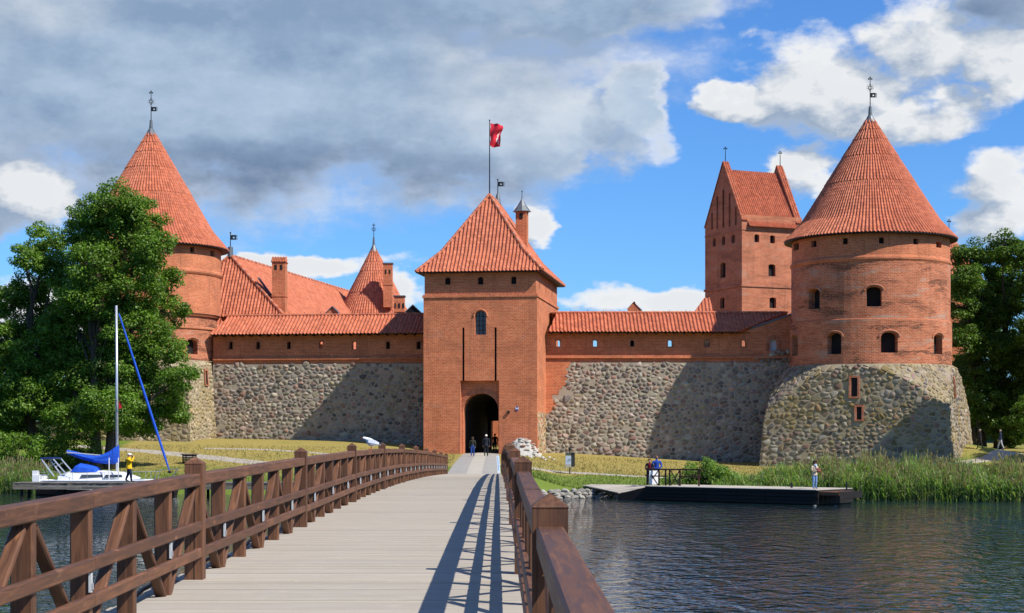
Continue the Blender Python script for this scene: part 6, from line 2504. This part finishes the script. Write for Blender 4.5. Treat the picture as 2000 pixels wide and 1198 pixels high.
# ------------------------------------------------------------------ people
def person(label, pos, face, H, cols, stride=0.0, arms='down', lean=0.0, hair='short', child=None, knee=0.0):
    """one continuous skinned body; local +Y is the way the person faces. cols: skin, hair, top, legs, shoes"""
    J = {'pelvis': (0, 0, .52), 'belly': (0, .004, .60), 'chest': (0, -.004 + lean * .5, .715), 'neck': (0, lean, .825), 'jaw': (0, lean + .014, .868), 'head': (0, lean + .006, .925), 'crown': (0, lean, .975)}
    for s, n in ((-1, 'l'), (1, 'r')):
        st = stride * s
        J['hip' + n] = (s * .052, 0, .50)
        J['knee' + n] = (s * .056, st * .5 + .012 + (knee if st < 0 else 0), .275)
        J['ankle' + n] = (s * .056, st - .012, .045 + (.03 if st < 0 and stride else 0))
        J['toe' + n] = (s * .062, st + .075, .018)
        J['shoulder' + n] = (s * .108, lean * .9 - .006, .795)
        if arms == 'down':
            J['elbow' + n] = (s * .135, -st * .45 - .012, .63)
            J['wrist' + n] = (s * .135, -st * .8 + .035, .49)
            J['palm' + n] = (s * .128, -st * .85 + .05, .445)
        elif arms == 'behind':
            J['elbow' + n] = (s * .155, -.055, .63)
            J['wrist' + n] = (s * .05, -.105, .525)
            J['palm' + n] = (-s * .005, -.11, .515)
        elif arms == 'camera':
            J['elbow' + n] = (s * .13, .075, .70)
            J['wrist' + n] = (s * .055, .125, .865)
            J['palm' + n] = (s * .035, .115, .905)
        elif arms == 'hold':
            J['elbow' + n] = (s * .135, .02, .64)
            J['wrist' + n] = (s * .045, .12, .67)
            J['palm' + n] = (s * .025, .145, .685)
        elif arms == 'rail':
            J['elbow' + n] = (s * .14, .06, .64)
            J['wrist' + n] = (s * .05, .15, .585)
            J['palm' + n] = (s * .02, .165, .575)
    R = {'pelvis': (.088, .066), 'belly': (.080, .060), 'chest': (.098, .064), 'neck': (.034, .034), 'jaw': (.038, .042), 'head': (.049, .058), 'crown': (.030, .036)}
    for n in 'lr':
        R.update({'hip' + n: (.058, .058), 'knee' + n: (.040, .040), 'ankle' + n: (.027, .027), 'toe' + n: (.022, .018), 'shoulder' + n: (.044, .044), 'elbow' + n: (.031, .031), 'wrist' + n: (.021, .021), 'palm' + n: (.024, .014)})
    bones = [('pelvis', 'belly', 'top'), ('belly', 'chest', 'top'), ('chest', 'neck', 'top'), ('neck', 'jaw', 'skin'), ('jaw', 'head', 'skin'), ('head', 'crown', 'skin')]
    for n in 'lr':
        bones += [('pelvis', 'hip' + n, 'legs'), ('hip' + n, 'knee' + n, 'legs'), ('knee' + n, 'ankle' + n, 'legs'), ('ankle' + n, 'toe' + n, 'shoes'), ('chest', 'shoulder' + n, 'top'), ('shoulder' + n, 'elbow' + n, 'top'), ('elbow' + n, 'wrist' + n, cols.get('forearm', 'top')), ('wrist' + n, 'palm' + n, 'skin')]
    names = list(J)
    ix = {n: i for i, n in enumerate(names)}
    me = bpy.data.meshes.new('skeleton')
    me.from_pydata([tuple(q * H for q in J[n]) for n in names], [(ix[a], ix[b]) for a, b, _ in bones], [])
    o = bpy.data.objects.new('skeleton', me)
    COL.objects.link(o)
    o.modifiers.new('skin', 'SKIN')
    for n in names:
        sv = me.skin_vertices[0].data[ix[n]]
        sv.radius = (R[n][0] * H, R[n][1] * H)
        sv.use_root = n == 'pelvis'
    sub = o.modifiers.new('sub', 'SUBSURF')
    sub.levels = sub.render_levels = 1
    dg = bpy.context.evaluated_depsgraph_get()
    body = bpy.data.meshes.new_from_object(o.evaluated_get(dg))
    bpy.data.objects.remove(o)
    V_ = np.empty(len(body.vertices) * 3)
    body.vertices.foreach_get('co', V_)
    V_ = V_.reshape(-1, 3) / H
    best, zone = np.full(len(V_), 9.0), np.zeros(len(V_), int)
    zn = []
    for i, (a, b, z) in enumerate(bones):
        A, B = np.array(J[a]), np.array(J[b])
        t = np.clip(((V_ - A) @ (B - A)) / ((B - A) @ (B - A)), 0, 1)
        d = np.linalg.norm(V_ - (A + t[:, None] * (B - A)), axis=1) - (R[a][0] + R[b][0]) * .4
        hit = d < best
        best[hit] = d[hit]
        zone[hit] = i
        zn.append(z)
    hem = cols.get('hem', .50)
    CC = np.ones((len(V_), 4), np.float32)
    for i in range(len(V_)):
        z = zn[zone[i]]
        if z == 'legs' and V_[i][2] > hem:
            z = 'top'
        if z == 'top' and V_[i][2] < hem and zone[i] < 3:
            z = 'legs'
        c = cols.get(z, cols['top'])
        if z == 'top' and 'front' in cols and V_[i][1] > .03 and abs(V_[i][0]) < .035 and V_[i][2] < .82:
            c = cols['front']
        CC[i, :3] = c
    root = empty('person')
    tag(root, label, 'person')
    at_ = body.color_attributes.new('col', 'FLOAT_COLOR', 'POINT')
    at_.data.foreach_set('color', CC.reshape(-1))
    body.polygons.foreach_set('use_smooth', np.ones(len(body.polygons), bool))
    body.materials.clear()
    body.materials.append(MT['cloth'])
    bo_ = link('body', body, root)
    # fingers, nose, ears and eyes belong to the body
    m = MB()
    sk = cols['skin']
    for s, n in ((-1, 'l'), (1, 'r')):
        w, p = Vector(J['wrist' + n]) * H, Vector(J['palm' + n]) * H
        d = (p - w).normalized()
        sdv = d.cross(Vector((0, 1, .3))).normalized()
        for k in range(4):
            q = p + sdv * (k - 1.5) * .0105 * H
            L_ = (.040, .047, .045, .035)[k] * H
            kn = q + d * L_ * .55
            m.tube([q, kn, kn + (d * .6 + Vector((-s * .6, .2, 0))) * L_ * .45], [.0062 * H, .0055 * H, .004 * H], 5, sk)
        m.tube([w.lerp(p, .6) + Vector((-s * .014, .006, 0)) * H, p + Vector((-s * .026, .02, 0)) * H], [.007 * H, .005 * H], 5, sk)
    hd = Vector(J['head']) * H
    m.tube([hd + Vector((0, .046, .004)) * H, hd + Vector((0, .066, -.016)) * H], [.004 * H, .010 * H], 5, sk)
    for s in (-1, 1):
        m.tube([hd + Vector((s * .046, 0, -.012)) * H, hd + Vector((s * .053, -.004, .012)) * H], [.009 * H, .010 * H], 5, sk)
        m.lathe(hd + Vector((s * .018, .051, .0)) * H, [(0, -.005 * H), (.006 * H, 0), (0, .005 * H)], 6, (.03, .025, .02))
    m.lathe(hd + Vector((0, .050, -.034)) * H, [(0, -.003 * H), (.012 * H, 0), (0, .003 * H)], 6, (.35, .12, .10))
    m.build('face_and_fingers', MT['cloth'], bo_)
    m = MB()
    if hair == 'cap':
        m.lathe(hd + Vector((0, 0, .012)) * H, [(.058 * H, 0), (.060 * H, .02 * H), (.045 * H, .05 * H), (0, .062 * H)], 14, cols['hair'])
        m.box(hd + Vector((0, .07, .016)) * H, (.075 * H, .06 * H, .008 * H), cols['hair'])
        m.build('cap', MT['cloth'], root, smooth=False)
    else:
        rr_ = random.Random(len(label))
        nlat, nlon = 7, 14
        low = {'short': -.01, 'long': -.11, 'curly': -.05}[hair]
        puff = {'short': 1.0, 'long': 1.05, 'curly': 1.28}[hair]
        rows = []
        for i in range(nlat + 1):
            th = math.pi * .5 * i / nlat
            row = []
            for k in range(nlon):
                a = 2 * math.pi * k / nlon
                f = 1 + (rr_.uniform(-.1, .14) if hair == 'curly' else rr_.uniform(-.02, .03))
                back = max(0, -math.sin(a))
                front = max(0, math.sin(a))
                z = .062 * math.cos(th) + low * (back * .9 + .35 * (1 - front)) * (i / nlat) ** 2 + .028 * front * (i / nlat)
                row.append(hd + Vector((math.cos(a) * .055 * math.sin(th) * f * puff, math.sin(a) * .062 * math.sin(th) * f * puff - .004, z * f * (1 + (puff - 1) * .6))) * H)
            rows.append(row)
        for a, b in zip(rows, rows[1:]):
            for k in range(nlon):
                m.face([a[k], b[k], b[(k + 1) % nlon], a[(k + 1) % nlon]], None, cols['hair'])
        m.build('hair', MT['cloth'], root, smooth=hair != 'curly')
    # jacket skirt / trouser folds as a simple hem ring
    if cols.get('jacket'):
        m = MB()
        jz = cols['jacket']
        rg = []
        for z, rx, ry in ((.66, .088, .066), (.58, .090, .070), (.53, .097, .076), (jz, .101, .082)):
            rg.append([Vector((math.cos(2 * math.pi * k / 16) * rx, math.sin(2 * math.pi * k / 16) * ry, z)) * H for k in range(16)])
        for a, b in zip(rg, rg[1:]):
            for k in range(16):
                m.face([a[k], b[k], b[(k + 1) % 16], a[(k + 1) % 16]], None, cols['top'])
        m.build('jacket_hem', MT['cloth'], root, smooth=True)
    if child:
        child(root, J, H)
    root.location = pos
    root.rotation_euler = (0, 0, face)
    root.scale = (cols.get('bulk', 1.08), cols.get('bulk', 1.08), 1)
    return root


SK = (.42, .24, .17)
AWAY = 0.0
def on_road(x, d):
    return Vector(((x - CX) / F * d, d, road(d)[2] + .03))


person('woman in dark jacket and blue jeans walking away towards the gate arch', on_road(923, 138.5), .05, 1.64, dict(skin=SK, hair=(.05, .03, .02), top=(.03, .032, .022), legs=(.02, .06, .25), shoes=(.5, .48, .45), hem=.54), .055, 'down', hair='long')
person('white haired man in dark suit walking away in front of the gate arch', on_road(949.5, 138.8), -.02, 1.82, dict(skin=SK, hair=(.72, .70, .66), top=(.018, .021, .030), legs=(.014, .015, .02), shoes=(.02, .02, .02), jacket=.47), .05, 'down')


def _sil(d):
    p = GP(ar['u'] + .12, 0, d)
    return Vector((p.x, p.y, 2.5))


person('dark silhouetted person standing inside the gate passage', _sil(7.5), .3, 1.76, dict(skin=(.2, .12, .09), hair=(.02, .018, .015), top=(.012, .012, .014), legs=(.012, .012, .014), shoes=(.01, .01, .01), jacket=.44), .02, 'down')


def bag(root, J, H):
    m = MB()
    m.lathe((-.26, -.06, .92), [(0, 0), (.15, .01), (.19, .10), (.17, .22), (.06, .27), (0, .27)], 12, (.20, .07, .035))
    o = m.build('shoulder_bag', MT['cloth'], root, smooth=True)
    m = MB(); m.tube([(-.26, -.06, 1.17), (-.16, -.03, 1.34), (-.10, .0, 1.36)], .018, 5, (.12, .05, .03)); m.build('strap', MT['cloth'], o)
    m = MB(); m.box((0, .26, 1.14), (.14, .05, .1), (.25, .02, .06)); m.build('camera', MT['cloth'], root)
    m = MB(); m.tube([(-.08, .05, 1.40), (0, .11, 1.30), (.07, .06, 1.40)], .045, 7, (.42, .52, .72)); m.build('scarf', MT['cloth'], root)


w0 = px(1591, 955.5, 97.6)
person('curly haired woman in beige jacket and jeans with brown bag on the pier', (w0.x, w0.y, ZD), math.radians(-150), 1.64, dict(skin=SK, hair=(.035, .018, .018), top=(.52, .43, .29), front=(.08, .07, .15), legs=(.16, .26, .46), shoes=(.06, .10, .22), jacket=.48), .0, 'hold', hair='curly', child=bag)
w0 = px(1269, 950, 106.8)
person('person in dark jacket over red top bending over the pier railing', (w0.x, w0.y, ZD), math.radians(170), 1.66, dict(skin=SK, hair=(.10, .05, .03), top=(.015, .016, .03), front=(.35, .01, .02), legs=(.02, .03, .06), shoes=(.02, .02, .02), jacket=.48), .0, 'rail', lean=.05)
w0 = px(1282.5, 950, 107.2)
person('man in blue sweater with hands behind his back seen from behind', (w0.x, w0.y, ZD), math.radians(8), 1.84, dict(skin=SK, hair=(.20, .10, .06), top=(.015, .055, .30), legs=(.02, .028, .05), shoes=(.02, .02, .02), hem=.47), .0, 'behind')


def vest(root, J, H):
    m = MB(); m.box((0, .20, 1.62), (.14, .12, .09), (.02, .02, .02)); m.build('camera', MT['cloth'], root)
    m = MB(); m.tube([(-.10, -.13, 1.45), (-.13, -.15, 1.1)], .05, 6, (.02, .02, .02)); m.build('camera_bag', MT['cloth'], root)


w0 = px(252, 943, 107.8)
person('man in yellow jacket and white cap photographing on the grey dock', (w0.x, w0.y, DZ), math.radians(-80), 1.86, dict(skin=SK, hair=(.75, .75, .74), top=(.85, .48, .01), legs=(.012, .018, .045), shoes=(.02, .02, .02), jacket=.46, bulk=1.3), .075, 'camera', hair='cap', child=vest)
for x, y, d, face, H, lab, top_, leg_ in ((1914, 897, 146.0, 1.35, 1.74, 'walker dressed in black on the shaded path at right', (.012, .012, .014), (.018, .018, .018)), (1954, 893, 148.5, 1.45, 1.78, 'walker in dark blue top and pale trousers nearest the right edge', (.02, .03, .06), (.45, .46, .48))):
    X = (x - CX) / F * d
    person(lab, (X, d, ground_z(X, d) + .03), face, H, dict(skin=SK, hair=(.25, .22, .2), top=top_, legs=leg_, shoes=(.1, .1, .1), jacket=.48), .12, 'down')
